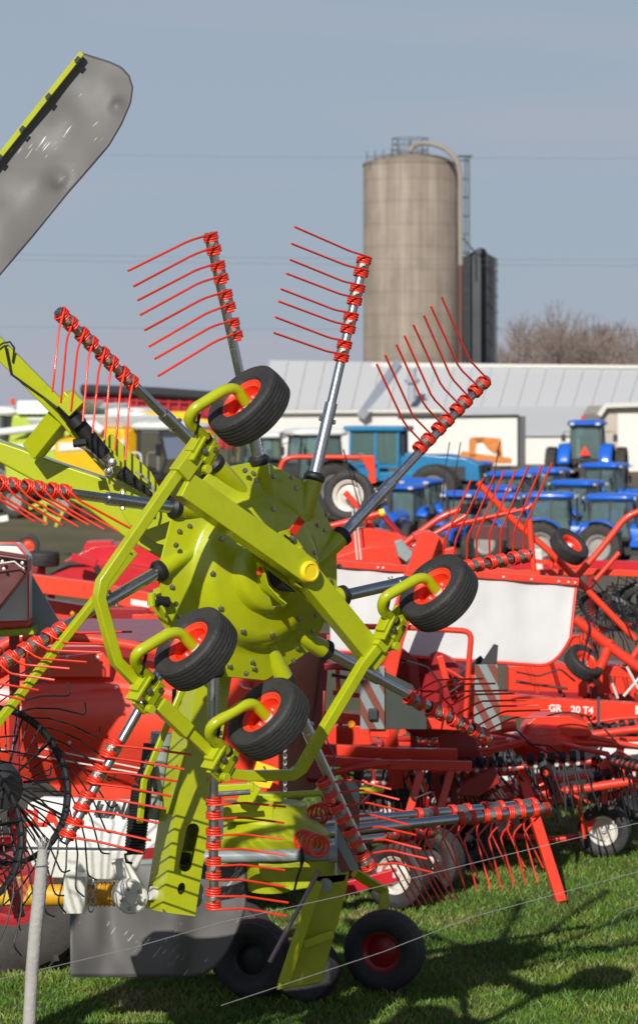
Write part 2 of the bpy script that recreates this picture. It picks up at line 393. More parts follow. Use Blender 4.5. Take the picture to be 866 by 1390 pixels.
def tine_arm(root, base, end, coils, tips, tip_k=None, tr=.0235, mat_tube='chrome', mat_tine='tine', rw=.0056, nt=8, knee=(.22, (0, 0, 0)), sleeve=True, rc=.034, label=None, hookk=0):
    b = MB(); a = (end-base).normalized(); Ln = (end-base).length
    c0 = coils[0]; c1 = coils[1]
    tcoil = max((c0-base).length, (c1-base).length)
    near = min((c0-base).dot(a), (c1-base).dot(a))
    b.tube([base, base+a*(near*.62)], tr*1.28, 16)
    b.tube([base+a*(near*.55), base+a*(near*.64)], tr*1.34, 16)
    b.tube([base+a*(near*.3), end], tr, 16)
    b.lathe(end, a, [(tr*.999, -.002), (tr*.999, .001), (tr*.6, .001), (tr*.6, -.03), (.0001, -.03)], 16)
    arm = b.build('tine_arm', mat_tube, root, label=label)
    # cross bolt with nut
    q = base+a*(near*.5); s = a.cross(V((.3, -.9, .2))).normalized()
    b = MB(); b.tube([q-s*tr*1.9, q+s*tr*1.9], .006, 6)
    for sg in (-1, 1): b.tube([q+s*sg*tr*1.35, q+s*sg*tr*1.8], .012, 6)
    b.build('cross_bolt', 'bolt', arm)
    cs = [lerp(c0, c1, i/(nt-1)) for i in range(nt)]; ts = [lerp(tips[0], tips[1], i/(nt-1)) for i in range(nt)]
    ko = V(knee[1])
    for i in range(0, nt, 2):
        b = MB()
        gap = (cs[i+1]-cs[i]); mid = (cs[i]+cs[i+1])/2
        for j, sg in ((i, 1), (i+1, -1)):
            jit = V((random.uniform(-.004, .004), 0, random.uniform(-.004, .004)))
            coil_tine(b, cs[j]+gap*.05*sg, a, ts[j]+jit*2.2, rc, rw, knee[0], ko+jit, turns=3)
        b.build('double_tine', mat_tine, arm, ang=60)
        b = MB(); b.tube([mid-gap*.3, mid+gap*.3], rc*.93, 14)
        x = a.orthogonal().normalized(); x = V((0, -1, 0))-a*a.dot(V((0, -1, 0))); x.normalize(); y = a.cross(x)
        b.box(mid+x*rc*.95, (.022, .024, .018), (a, y, x)); b.tube([mid+x*rc*.8, mid+x*(rc+.022)], .008, 6)
        b.build('clamp', 'clamp', arm, bevel=.0015)
    return arm

rake = thing('rotary_rake', 'big lime green rake folded upright in front, eleven tine arms around its four small wheels', 'hay rake', (RC.x, RC.y, 0), group=None)

arms = [  # base px, end px, first coil, last coil, first tip, last tip, tip k, knee t, knee px offset
 ((353, 632), (284, 316), (286, 321), (320, 457), (175, 366), (217, 509), .10, .3, (0, -5)),
 ((425, 655), (495, 349), (494, 353), (463, 487), (399, 310), (371, 451), .10, .25, (-2, 3)),
 ((460, 732), (661, 514), (656, 519), (569, 609), (599, 401), (511, 496), .16, .32, (-9, 6)),
 ((460, 810), (719, 752), (712, 755), (602, 775), (748, 627), (638, 652), .20, .30, (-12, 2)),
 ((437, 880), (664, 1003), (657, 998), (555, 947), (759, 973), (658, 921), .22, .35, (3, -13)),
 ((384, 918), (505, 1183), (500, 1176), (439, 1062), (590, 1183), (532, 1071), .24, .35, (6, -7)),
 ((290, 905), (290, 1234), (290, 1229), (290, 1086), (390, 1245), (386, 1096), .24, .4, (2, -4)),
 ((243, 868), (87, 1144), (92, 1134), (156, 1008), (195, 1158), (262, 1023), .22, .4, (0, -2)),
 ((222, 772), (-45, 929), (-34, 922), (83, 854), (35, 948), (178, 860), .22, .32, (-5, 8)),
 ((243, 690), (-48, 650), (-34, 652), (89, 668), (48, 708), (178, 720), .20, .3, (-6, 4)),
 ((296, 634), (79, 422), (84, 427), (180, 520), (70, 533), (169, 626), .10, .3, (-3, -6)),
]
angs = []
for (bp, ep, c0, c1, t0, t1, tk, kt, ko) in arms:
    E = rp(*ep); angs.append(math.atan2((E-RC).dot(RV), (E-RC).dot(RU)))
    kv = rp(342+ko[0], 775+ko[1], 0)-RC
    tine_arm(rake, rp(*bp), E, (rp(*c0), rp(*c1)), (rp(*t0, tk), rp(*t1, tk)), knee=(kt, kv), rw=.0058)
sangs = sorted(angs)
def near_arm(a):
    return min(abs((a-q+pi) % (2*pi)-pi) for q in sangs)

# housing: pressed dome with a flat-sided flange
def rf(a, r, d):
    w = smooth((r-.36)/.14); f = 1/max(cos(near_arm(a)), .9); return r*(1-w)+min(r*f*.985, r*1.055)*w
b = MB()
prof = [(.0001, -.16), (.16, -.16), (.26, -.10), (.34, -.05), (.525, -.022), (.535, -.012), (.532, -.002), (.42, .022), (.385, .03), (.37, .045), (.35, .085), (.325, .108), (.29, .120), (.225, .124), (.205, .130), (.198, .145), (.188, .172), (.175, .186), (.150, .192), (.115, .196), (.11, .23), (.085, .235), (.0001, .235)]
b.lathe(RC, RN, prof, 176, RU, rf); house = b.build('rotor_housing', 'lime', rake, ang=38)
for i, (ar, a) in enumerate(zip(arms, angs)):
    B0 = rp(*ar[0]); E = rp(*ar[1]); d = (E-B0).normalized()
    b = MB(); s = B0-d*.0
    b.tube([s-d*.24, s-d*.16, s-d*.03, s+d*.012], [.018, .036, .046, .048], 20)
    b.build('arm_socket', 'lime', rake)
    b = MB(); b.tube([s+d*.006, s+d*.018, s+d*.036, s+d*.05], [.050, .054, .054, .040], 20); b.build('rubber_collar', 'blackrubber', rake)
def bolt(p, ax, r=.0115, parent=rake):
    b = MB(); b.lathe(p, ax, [(r*1.35, -.002), (r*1.35, .0025), (r*1.0, .0027), (r, .010), (r*.75, .0125), (.0001, .0128)], 6 if random.random() < 2 else 8); b.build('bolt', 'bolt', parent)
for a in angs:
    for s in (-1, 1): bolt(rl(a+s*.155, .478, .008), RN)
    bolt(rl(a, .50, .050), RN, .011)
for i in range(11): bolt(rl(sangs[0]+.28+i*2*pi/11, .31, .113), RN, .012)
for i in range(6): bolt(rl(.5+i*2*pi/6, .445, .017), RN, .010)

# bearing, wound hose and cap
b = MB(); b.lathe(RC, RN, [(.055, .2), (.055, .43), (.0001, .43)], 24); b.build('centre_shaft', 'black', rake)
b = MB()
for i in range(8): b.tube([RC+RN*(.25+.014*i)+(RU*cos(t)+RV*sin(t))*(.072+.004*(i % 2)) for t in [2*pi*j/24 for j in range(24)]], .0085, 8, closed=True)
b.build('hose_winding', 'blackrubber', rake)
b = MB(); b.lathe(RC+RN*.37, RN, [(.05, 0), (.062, .01), (.062, .06), (.0001, .06)], 28, RU); b.build('bearing_block', 'lime2', rake, bevel=.003)
capc = rp(421, 776, .50)
b = MB(); b.lathe(capc-RN*.05, RN, [(.056, -.08), (.056, .02), (.052, .026), (.0001, .026)], 28); b.build('bearing_end', 'lime', rake)
b = MB(); b.lathe(capc-RN*.02, RN, [(.051, 0), (.052, .022), (.046, .031), (.038, .033), (.034, .028), (.0001, .028)], 28); b.build('yellow_cap', 'yellow', rake)
# clamp ring left of the hose: orange tag and guard strips
b = MB(); b.beam([rp(352, 762, .30), rp(360, 795, .32), rp(376, 812, .34), rp(386, 820, .35)], .05, .006, RN); b.build('hose_guard', 'lime', rake)
b = MB(); b.beam([rp(351, 770, .305), rp(352, 780, .305)], .02, .012, RN); b.build('seal_lip', 'redrim', rake)

# chassis
def rb(pxs, k, w, h, name='chassis_beam', m='lime', bev=.006, side=None):
    b = MB(); pts = [rp(*p[:2], p[2] if len(p) > 2 else k) for p in pxs]
    t = (pts[-1]-pts[0]).normalized(); s = side or RN.cross(t)
    b.beam(pts, w, h, s); return b.build(name, m, rake, bevel=bev, ang=30)
rb([(246, 657), (415, 776)], .44, .125, .10)
rb([(392, 752), (512, 898)], .415, .115, .085)
rb([(345, 742), (420, 800), (485, 868)], .36, .10, .012, 'reinforcing_flange', 'lime')
frame = [(270, 604), (234, 651), (139, 790), (135, 812), (151, 872), (158, 897), (186, 926), (202, 942), (229, 969), (283, 1020), (300, 1037), (315, 1050), (335, 1053), (396, 1052), (409, 1043), (440, 990), (492, 903), (519, 869), (532, 848)]
b = MB(); b.beam([rp(x, y, .45) for x, y in frame], .05, .05, RN); b.build('wheel_frame', 'lime', rake, bevel=.006, ang=45)
rb([(281, 592), (243, 645)], .46, .088, .075, 'frame_sleeve')
rb([(215, 955), (255, 993)], .46, .07, .058, 'frame_sleeve')
rb([(548, 828), (512, 880)], .46, .075, .065, 'frame_sleeve')
rb([(182, 748), (-30, 1016)], .06, .038, .038, 'stay_bar')
rb([(252, 925), (196, 1060), (190, 1118)], -.02, .032, .02, 'stay_bar')

W = V((-.608, -.456, .65))
forks = [
 ((338, 551), [(332, 543), (321, 527), (305, 529), (262, 556), (256, 572), (284, 600)], (271, 612)),
 ((266, 881), [(258, 872), (246, 859), (231, 859), (186, 886), (183, 899), (209, 926)], (196, 937)),
 ((365, 976), [(358, 968), (345, 955), (332, 957), (288, 984), (284, 997), (312, 1024)], (297, 1030)),
 ((595, 805), [(589, 796), (579, 785), (567, 785), (521, 811), (518, 827), (538, 846)], (527, 854)),
]
for wc, fk, br in forks:
    wheel(rake, rp(*wc, .60), W, .2, .152, ri=.112, rim='redrim', grooves=5, dish=.1, hub='ltgrey', n=64)
    pts = [rp(x, y, .60-.12*max(0, i-2)/3) for i, (x, y) in enumerate(fk)]
    pts[0] = rp(*wc, .6)+W*.02
    b = MB(); b.tube(fillet(pts, .05, 6), .0265, 16); b.build('wheel_fork', 'lime', rake)
    q = rp(*br, .47); f1 = (pts[-1]-pts[-2]).normalized(); f2 = RN.cross(f1).normalized()
    b = MB(); b.box(q, (.13, .075, .07), (f1, f2, RN)); b.box(q+f1*.05+f2*.02, (.05, .11, .085), (f1, f2, RN))
    b.box(q-f1*.035-f2*.01, (.018, .13, .095), (f1, f2, RN)); b.box(q+f1*.085, (.016, .12, .075), (f1, f2, RN))
    b.box(q+f1*.03-f2*.07, (.10, .03, .03), (f1, f2, RN)); b.tube([q+f1*.07-f2*.055-RN*.03, q+f1*.07-f2*.055+RN*.055], .022, 12)
    br_o = b.build('wheel_bracket', 'lime', rake, bevel=.004)
    b = MB(); b.lathe(q+RN*.036-f1*.0, RN, [(.016, 0), (.016, .012), (.0001, .014)], 6); b.build('bracket_bolt', 'bolt', br_o)
    b = MB(); b.lathe(q+RN*.044+f1*.05+f2*.04, RN, [(.012, 0), (.012, .012), (.0001, .014)], 6); b.build('bracket_bolt', 'bolt', br_o)
    b = MB(); b.tube([q-f1*.09+f2*.03+RN*.03, q-f1*.145+f2*.11+RN*.05], .0075, 8); b.build('locking_pin', 'black', br_o)
    b = MB(); b.tube([pts[-1]-f1*.035, pts[-1]-f1*.02], .030, 16); b.build('fork_ring', 'blackrubber', br_o)

# red depth-setting tag with slotted plate
b = MB(); b.beam([rp(396, 724, .28), rp(410, 704, .30)], .048, .008, RN.cross(V((.3, 0, .7)))); b.build('red_indicator', 'tine', rake, bevel=.002)
b = MB(); ring = [rp(x, y, .255) for x, y in ((378, 722), (392, 718), (410, 742), (408, 756), (395, 758), (376, 738))]; b.prism(ring, RN*.008); b.build('slotted_plate', 'lime', rake, bevel=.002)
b = MB(); b.tube([rp(386, 726, .27), rp(395, 733, .27), rp(402, 745, .27), rp(403, 751, .27)], .0045, 8); b.build('slot', 'black', rake)
bolt(rp(397, 731, .27), RN, .014)
# handle on the left of the housing
b = MB(); b.beam([rp(205, 806, .0), rp(213, 818, .02), rp(225, 838, .03)], .05, .012, RN); b.tube([rp(206, 805, .02), rp(206, 822, .02)], .02, 10); b.build('catch_plate', 'lime', rake)
b = MB(); b.tube([rp(211, 816, .03), rp(228, 817, .03)], .026, 14); b.build('rubber_stop', 'blackrubber', rake)

# boom and its braces
def dprism(pxs, D, t, name, m, parent, bev=.006):
    b = MB(); pl = [P(x, y, D if not hasattr(D, '__call__') else D(x, y)) for x, y in pxs]; b.prism(pl, V((0, t, 0)))
    return b.build(name, m, parent, bevel=bev)
dprism([(-70, 570), (0, 599), (30, 609), (72, 626), (126, 644), (160, 655), (236, 705), (246, 770), (216, 757), (174, 733), (120, 692), (39, 649), (0, 628), (-70, 598)], lambda x, y: 13.0+.0004*(240-x), .24, 'main_boom', 'lime', rake, .012)
dprism([(140, 598), (152, 588), (176, 612), (205, 640), (232, 690), (243, 745), (214, 738), (176, 712), (150, 668), (138, 630)], 12.86, .012, 'boom_gusset', 'lime', rake, .003)
dprism([(118, 604), (130, 598), (152, 610), (175, 640), (172, 652), (150, 640)], 12.80, .012, 'boom_gusset', 'lime', rake, .003)
b = MB(); b.beam([P(-40, 432, 12.75), P(92, 566, 12.8), P(150, 638, 12.85)], [.085, .085, .055], .09, V((.7, 0, .7))); b.build('upper_link', 'lime', rake, bevel=.006)
b = MB(); b.beam([P(103, 540, 12.75), P(46, 612, 12.95)], .085, .10, V((.75, 0, .6))); b.box(P(98, 548, 12.7), (.10, .12, .08), (V((.7, 0, .7)), V((0, 1, 0)), V((-.7, 0, .7)))); b.build('boom_brace', 'lime', rake, bevel=.006)
b = MB(); b.tube([P(84, 548, 12.7), P(142, 618, 12.75)], .038, 18); b.tube([P(100, 568, 12.7), P(108, 578, 12.7)], .045, 18); b.build('hydraulic_cylinder', 'black', rake)
b = MB(); b.tube([P(142, 618, 12.75), P(154, 634, 12.76)], .018, 12); b.build('piston_rod', 'chrome', rake)
b = MB(); b.tube([P(-8, 475, 12.7), P(4, 466, 12.7), P(14, 464, 12.7), P(20, 472, 12.7), P(18, 492, 12.72)], .005, 6); b.tube([P(8, 470, 12.7), P(16, 508, 12.72), P(60, 540, 12.74), P(86, 560, 12.68)], .006, 6); b.build('hydraulic_hose', 'blackrubber', rake)
b = MB(); b.tube([P(104, 604, 12.7), P(122, 612, 12.7), P(146, 634, 12.72)], .006, 8); b.build('linkage_rod', 'copper', rake)
b = MB(); b.tube([P(100, 602, 12.7), P(118, 600, 12.7)], .02, 10); b.build('link_pin', 'black', rake)
b = MB(); b.tube([P(164, 640, 12.78), P(206, 672, 12.82)], [.038, .012], 14); b.build('mesh_boot', 'olivemesh', rake)
b = MB(); b.tube(fillet([P(185, 640, 12.78), P(206, 655, 12.78), P(214, 690, 12.8), P(210, 705, 12.8)], .04), .006, 8); b.build('bent_rod', 'greypaint', rake)
for q in ((148, 640), (153, 628), (143, 618)): bolt(P(*q, 12.74), V((0, -1, 0)), .018)

# mast with slotted front plate
mb0 = P(231, 1238, 13.25); mt0 = P(286, 880, 13.45); mz = (mt0-mb0).normalized(); ms = V((cos(radians(27)), sin(radians(27)), 0)); ms = (ms-mz*ms.dot(mz)).normalized(); mn = ms.cross(mz)
if mn.y > 0: mn = -mn
ML = (mt0-mb0).length
def plate_holes(outer, holes, o, xd, yd, t, name, m, parent):
    cu = bpy.data.curves.new('pl', 'CURVE'); cu.dimensions = '2D'; cu.fill_mode = 'BOTH'; cu.extrude = t/2
    for poly in [outer]+holes:
        sp = cu.splines.new('POLY'); sp.points.add(len(poly)-1); sp.use_cyclic_u = True
        for i, (x, y) in enumerate(poly): sp.points[i].co = (x, y, 0, 1)
    tmp = bpy.data.objects.new('pl', cu); COL.objects.link(tmp); bpy.context.view_layer.update()
    me = bpy.data.meshes.new_from_object(tmp.evaluated_get(bpy.context.evaluated_depsgraph_get())); bpy.data.objects.remove(tmp)
    zd = xd.cross(yd); b = MB(); b.add([o+xd*v.co.x+yd*v.co.y+zd*v.co.z for v in me.vertices], [tuple(p.vertices) for p in me.polygons])
    return b.build(name, m, parent)
slot = [(-.002+.036*cos(t)+(.012 if math.sin(t) > 0 else 0), .33+(.085 if sin(t) > 0 else -.085)+.036*sin(t)) for t in [2*pi*i/28 for i in range(28)]]
hole = [(-.004+.022*cos(2*pi*i/20), .125+.03*sin(2*pi*i/20)) for i in range(20)]
plate_holes([(-.092, .02), (-.06, 0), (.092, 0), (.092, ML), (-.092, ML)], [slot, hole], mb0+mn*.10, ms, mz, .008, 'mast_front_plate', 'lime', rake)
b = MB()
for s in (-1, 1): b.beam([mb0+ms*.09*s, mt0+ms*.09*s], .008, .20, ms)
b.beam([mb0-mn*.098, mt0-mn*.098], .18, .008, ms)
b.build('mast', 'lime', rake)
b = MB(); b.beam([mb0+mz*.30-mn*.03-ms*.08, mb0+mz*.30-mn*.03+ms*.08], .02, .03, mz); b.build('inner_bar', 'lime2', rake)
b = MB(); b.tube([mb0+mz*.27-ms*.06, mb0+mz*.27+ms*.06], .03, 12); b.build('inner_tube', 'black', rake)
# small sticker: white over red
b = MB(); so = mb0+mn*.106+mz*.66+ms*.07; b.prism([so-ms*.025, so+ms*.025, so+ms*.025+mz*.075, so-ms*.025+mz*.075], mn*.001); st = b.build('sticker', 'white', rake)
b = MB(); b.prism([so-ms*.025+mn*.002, so+ms*.025+mn*.002, so+ms*.025+mn*.002+mz*.028, so-ms*.025+mn*.002+mz*.028], mn*.001); b.build('sticker_band', 'tine', st)
b = MB()
for i in range(4): b.beam([so+mn*.003+mz*(.036+.009*i)-ms*.018, so+mn*.003+mz*(.036+.009*i)+ms*.014], .002, .0006, mz)
b.build('sticker_text', 'cabgrey', st)
# return spring, cylinder and rod beside the mast
b = MB(); s0 = P(193, 1068, 13.1); s1 = P(183, 1158, 13.05); sa = (s1-s0).normalized(); sx = sa.orthogonal().normalized(); sy = sa.cross(sx); N = 22*10
b.tube([lerp(s0, s1, i/N)+(sx*cos(2*pi*i/10)+sy*sin(2*pi*i/10))*.045 for i in range(N+1)], .0085, 6, True)
b.tube([s0, P(184, 1058, 13.1), P(190, 1045, 13.1), P(197, 1052, 13.1), P(199, 1066, 13.1)], .007, 8); b.tube([s1, P(170, 1160, 13.05), P(172, 1170, 13.05), P(180, 1172, 13.05)], .007, 8)
b.build('return_spring', 'black', rake)
b = MB(); b.tube([P(219, 1008, 13.45), P(206, 1112, 13.4)], .048, 18); b.tube([P(221, 995, 13.45), P(219, 1010, 13.45)], .058, 18); b.build('lift_cylinder', 'greypaint', rake)
b = MB(); b.tube([P(237, 935, 13.45), P(236, 965, 13.45), P(222, 1000, 13.45)], .011, 8); b.build('lift_rod', 'black', rake)
b = MB(); b.tube([P(203, 1010, 13.4), P(196, 1060, 13.35), P(196, 1100, 13.35)], .03, 12); b.tube([P(205, 1030, 13.3), P(212, 1075, 13.3)], .012, 8); b.build('hydraulic_hose', 'black', rake)

# white chassis panel carrying the maker's lettering
DW = 14.2
b = MB(); b.prism([P(38, 1092, DW), P(60, 1082, DW), P(303, 1092, DW+.1), P(303, 1140, DW+.1), P(200, 1152, DW), P(36, 1150, DW)], V((0, .05, 0))); pan = b.build('chassis_panel', 'white', rake, bevel=.008)
xd = (P(200, 1084, DW)-P(40, 1082, DW)).normalized()
text('CLAAS', 'maker_lettering', 'tine', pan, P(24, 1120, DW)-V((0, .004, 0)), xd, V((0, 0, 1)), .118, 0, .001, .006)
text('LINER', 'model_lettering', 'cabgrey', pan, P(127, 1106, DW)-V((0, .004, 0)), xd+V((0, 0, -.02)), V((0, 0, 1)), .108, .25, .001, .0035)
dprism([(36, 1153), (198, 1155), (180, 1196), (70, 1192), (44, 1176)], DW+.03, .3, 'chassis_casing', 'offwhite', rake, .01)
b = MB(); b.box(P(103, 1212, DW-.05), (.115, .14, .20)); b.build('support_foot', 'offwhite', rake, bevel=.006)
dprism([(150, 1168), (172, 1166), (196, 1205), (190, 1216), (165, 1205)], 13.3, .05, 'hinge_arm', 'offwhite', rake, .008)
b = MB(); hc = P(178, 1218, 13.2); hx = V((.25, -.96, 0)); b.lathe(hc, hx, [(.07, -.1), (.082, -.09), (.082, .02), (.07, .03), (.03, .03), (.028, .05), (.0001, .05)], 28)
b.build('hinge_disc', 'offwhite', rake)
for i in range(5):
    a = 2*pi*i/5+.4; z = V((0, 0, 1)); y = hx.cross(z); bolt(hc+hx*.03+(z*cos(a)+y*sin(a))*.052, hx, .009)
b = MB(); b.tube([P(-60, 1216, 14.3), P(172, 1214, 14.3)], .058, 20)
for i in range(7):
    x = 124+i*6; b.tube([P(x, 1214, 14.3), P(x+2, 1214, 14.3)], .066, 20)
b.build('shaft_guard', 'ptoyellow', rake)
b = MB(); c0 = P(126, 1196, 13.9)
for i in range(5): c = P(124+(i % 2)*3, 1196+i*9, 13.95); b.tube([c+V((.014*cos(t), 0 if i % 2 else .01*sin(t), .022*sin(t))) for t in [2*pi*j/12 for j in range(12)]], .005, 6, closed=True)
b.build('safety_chain', 'clamp', rake)
b = MB(); b.prism([P(6, 1194, 13.6), P(40, 1188, 13.6), P(38, 1222, 13.6), P(4, 1229, 13.6)], V((0, .01, 0))); b.build('reflector_board', 'chevron2', rake)
# link from the mast foot to the casing and lower boom so the folded wing hangs together
b = MB(); b.tube([mb0+mz*.08-ms*.12, mb0+mz*.08+ms*.14], .035, 16); b.build('hinge_pin', 'offwhite', rake)
b = MB(); b.lathe(mb0+mz*.1+ms*.11, ms, [(.06, 0), (.06, .03), (.0001, .03)], 20); b.build('hinge_cap', 'greypaint', rake)
b = MB(); b.beam([P(236, 800, 13.3), P(278, 870, 13.45), P(287, 905, 13.45)], .24, .16, V((1, 0, 0))); b.build('rotor_carrier', 'lime2', rake)
b = MB(); b.tube([RC-RN*.12, RC-RN*.35], .14, 28); b.build('gearbox', 'lime2', rake)
b = MB(); b.beam([P(-70, 585, 13.12), P(-150, 640, 13.2), P(-150, 1180, 14.0), P(-60, 1230, 14.2)], .22, .2, V((.7, .7, 0))); b.build('main_frame', 'lime', rake)

# raised swath curtain, top left
bar0, bar1 = V((110, 75, 0)), V((-110, 352, 0))
Bp = [(0, (112, 73)), (.02, (128, 78)), (.045, (150, 85)), (.07, (165, 92)), (.10, (175, 103)), (.135, (180, 119)), (.18, (177, 140)), (.24, (165, 168)), (.32, (148, 197)), (.40, (126, 223)), (.52, (92, 262)), (.7, (45, 320)), (1, (-50, 432))]
def Bf(s):
    for i in range(len(Bp)-1):
        if s <= Bp[i+1][0]:
            t = (s-Bp[i][0])/(Bp[i+1][0]-Bp[i][0]); return V((lerp(Bp[i][1][0], Bp[i+1][1][0], t), lerp(Bp[i][1][1], Bp[i+1][1][1], t), 0))
    return V((*Bp[-1][1], 0))
def curt(s, t):
    a = lerp(bar0, bar1, s); q = lerp(a, Bf(s), t)
    ds = ((q.x-110)*(352-75)-(q.y-75)*(-220))/353.7; ds = abs(ds)/130
    d = 14.0-.20*ds+.03*noise.noise(V((q.x*.018, q.y*.018, 3)))*min(1, ds*2)+.06*sin(pi*min(1, ds))
    d += -.05*math.exp(-((q.x-80)**2+(q.y-243)**2)/180)+.04*math.exp(-((q.x-160)**2+(q.y-145)**2)/90)
    return P(q.x, q.y, d)
b = MB(); b.grid(curt, 90, 44); cur = b.build('swath_curtain', 'greysheet', rake, solid=.006, ang=80)
b = MB(); b.tube([curt(i/90, 1) for i in range(91)], .0065, 6); b.build('curtain_hem', 'edge', cur)
b = MB(); b.beam([P(112, 72, 13.95), P(-112, 354, 13.95)], .029, .03, V((.78, 0, .62))); b.build('curtain_rail', 'lime', rake, bevel=.003)
for s in (.02, .2, .36, .5):
    b = MB(); q = lerp(bar0, bar1, s); b.box(P(q.x, q.y, 13.92), (.032, .02, .012), (V((.62, 0, .78)), V((.78, 0, -.62)), V((0, 1, 0)))); b.build('rail_clip', 'black', rake)
b = MB(); b.beam([P(-100, 340, 14.0), P(-160, 480, 13.8), P(-150, 640, 13.15)], .09, .09, V((0, 1, 0))); b.build('curtain_bracket', 'lime', rake)
# ================================================================ ground
def gz(x, y):                                        # the field dips a little under the blue tractors
    dip = smooth((y-40)/35)*(1-smooth((y-98)/18)); side = smooth((x+1.5)/6)
    return -1.4*dip*side + .10*noise.noise(V((x*.05, y*.05, 0)))*smooth((y-28)/10)
m, nt_, N_, L_, b_ = nodes('field_ground'); M['ground'] = m
n1 = noise_tex(N_, L_, .12, 8, .7); n2 = noise_tex(N_, L_, 14, 6, .75)
r1 = ramp(N_, L_, n1.outputs['Fac'], [(.38, (.055, .080, .016)), (.5, (.105, .105, .040)), (.62, (.19, .15, .085))])
r2 = ramp(N_, L_, n2.outputs['Fac'], [(.3, (.55, .55, .5)), (.7, (1.25, 1.2, 1.1))])
mm = N_.new('ShaderNodeMix'); mm.data_type = 'RGBA'; mm.blend_type = 'MULTIPLY'; mm.inputs[0].default_value = 1
L_.new(r1.outputs['Color'], mm.inputs[6]); L_.new(r2.outputs['Color'], mm.inputs[7])
# grass close by, worn brown yard further off
sx_ = N_.new('ShaderNodeSeparateXYZ'); tc_ = N_.new('ShaderNodeTexCoord'); L_.new(tc_.outputs['Object'], sx_.inputs[0])
mr_ = N_.new('ShaderNodeMapRange'); mr_.inputs['From Min'].default_value = 30; mr_.inputs['From Max'].default_value = 36; L_.new(sx_.outputs['Y'], mr_.inputs['Value'])
mr2_ = N_.new('ShaderNodeMapRange'); mr2_.inputs['From Min'].default_value = -1; mr2_.inputs['From Max'].default_value = 3; mr2_.inputs['To Min'].default_value = .25; L_.new(sx_.outputs['X'], mr2_.inputs['Value'])
mu_ = N_.new('ShaderNodeMath'); mu_.operation = 'MULTIPLY'; L_.new(mr_.outputs[0], mu_.inputs[0]); L_.new(mr2_.outputs[0], mu_.inputs[1])
r3 = ramp(N_, L_, n2.outputs['Fac'], [(.3, (.10, .075, .045)), (.7, (.19, .15, .105))])
m2_ = N_.new('ShaderNodeMix'); m2_.data_type = 'RGBA'; L_.new(mu_.outputs[0], m2_.inputs[0]); L_.new(mm.outputs[2], m2_.inputs[6]); L_.new(r3.outputs['Color'], m2_.inputs[7])
L_.new(m2_.outputs[2], b_.inputs['Base Color']); b_.inputs['Roughness'].default_value = .95
bp_ = N_.new('ShaderNodeBump'); bp_.inputs['Strength'].default_value = .8; bp_.inputs['Distance'].default_value = .05; L_.new(n2.outputs['Fac'], bp_.inputs['Height']); L_.new(bp_.outputs['Normal'], b_.inputs['Normal'])
ys = [-30, 5, 12]+[14+i*1.0 for i in range(46)]+[62+i*4 for i in range(30)]+[200, 260, 400, 800, 1600, 4000]
xs = [-3000, -800, -200, -90, -50]+[-36+i*1.5 for i in range(49)]+[50, 90, 200, 800, 3000]
b = MB(); vs = [V((x, y, gz(x, y) if abs(x) < 100 and y < 200 else 0)) for y in ys for x in xs]; nx = len(xs)
b.add(vs, [(j*nx+i, j*nx+i+1, (j+1)*nx+i+1, (j+1)*nx+i) for j in range(len(ys)-1) for i in range(nx-1)])
tag(b.build('ground', 'ground', ang=80), kind='structure')

# grass blades on the near turf
m, nt_, N_, L_, b_ = nodes('grass_blades'); M['grass'] = m
n1 = noise_tex(N_, L_, 1.1, 4, .6); r1 = ramp(N_, L_, n1.outputs['Fac'], [(.34, (.055, .135, .010)), (.50, (.100, .195, .015)), (.60, (.17, .23, .035)), (.70, (.30, .26, .11))])
L_.new(r1.outputs['Color'], b_.inputs['Base Color']); b_.inputs['Roughness'].default_value = .55
vs = []; fs = []; rnd = random.Random(3)
for i in range(150000):
    y = 15.2+14*rnd.random()**1.25; xm = (866-CX)/F*y+.3; xl = (-10-CX)/F*y
    x = rnd.uniform(xl, xm)
    k = noise.noise(V((x*1.5, y*1.5, 5)))
    h = (.022+.034*rnd.random())*(1+.5*k); a = rnd.uniform(0, 2*pi); w_ = .003+.0025*rnd.random(); l = rnd.uniform(.2, .9)*h
    dx, dy = cos(a), sin(a); o = len(vs); z = gz(x, y)-.004; la = rnd.uniform(0, 2*pi)
    vs += [(x-dx*w_, y-dy*w_, z), (x+dx*w_, y+dy*w_, z), (x+cos(la)*l*.4+dx*w_*.6, y+sin(la)*l*.4+dy*w_*.6, z+h*.6), (x+cos(la)*l, y+sin(la)*l, z+h)]
    fs += [(o, o+1, o+2), (o, o+2, o+3)]
b = MB(); b.add(vs, fs); g = b.build('grass', 'grass', ang=180); tag(g, 'short green grass between the machines', 'grass', kind='stuff')

# ================================================================ silos
sc_ = P(557.5, 610, 226); sc_.z = 0; R_ = 64.5/F*226
zt = P(0, 224, 226).z
silo = thing('tower_silo', 'tall pale concrete silo with domed top and curved blower pipe, behind the barn', 'silo', sc_)
b = MB(); b.lathe(sc_, (0, 0, 1), [(R_, 0), (R_, zt), (R_*.985, zt+.05)], 96, caps=False); b.build('silo_wall', 'silo', silo, ang=60)
zd_ = P(0, 208, 226).z
b = MB(); b.lathe(sc_+V((0, 0, zt)), (0, 0, 1), [(R_*1.012, -.12), (R_*1.012, .1), (R_*.72, (zd_-zt)*.62), (R_*.3, (zd_-zt)*.95), (.0001, zd_-zt+.05)], 64)
for i in range(24):
    a = 2*pi*i/24; b.tube([sc_+V((R_*cos(a), R_*sin(a), zt+.12)), sc_+V((R_*.3*cos(a), R_*.3*sin(a), zt+(zd_-zt)*.98))], .05, 4)
b.build('domed_roof', 'silo', silo, ang=20)
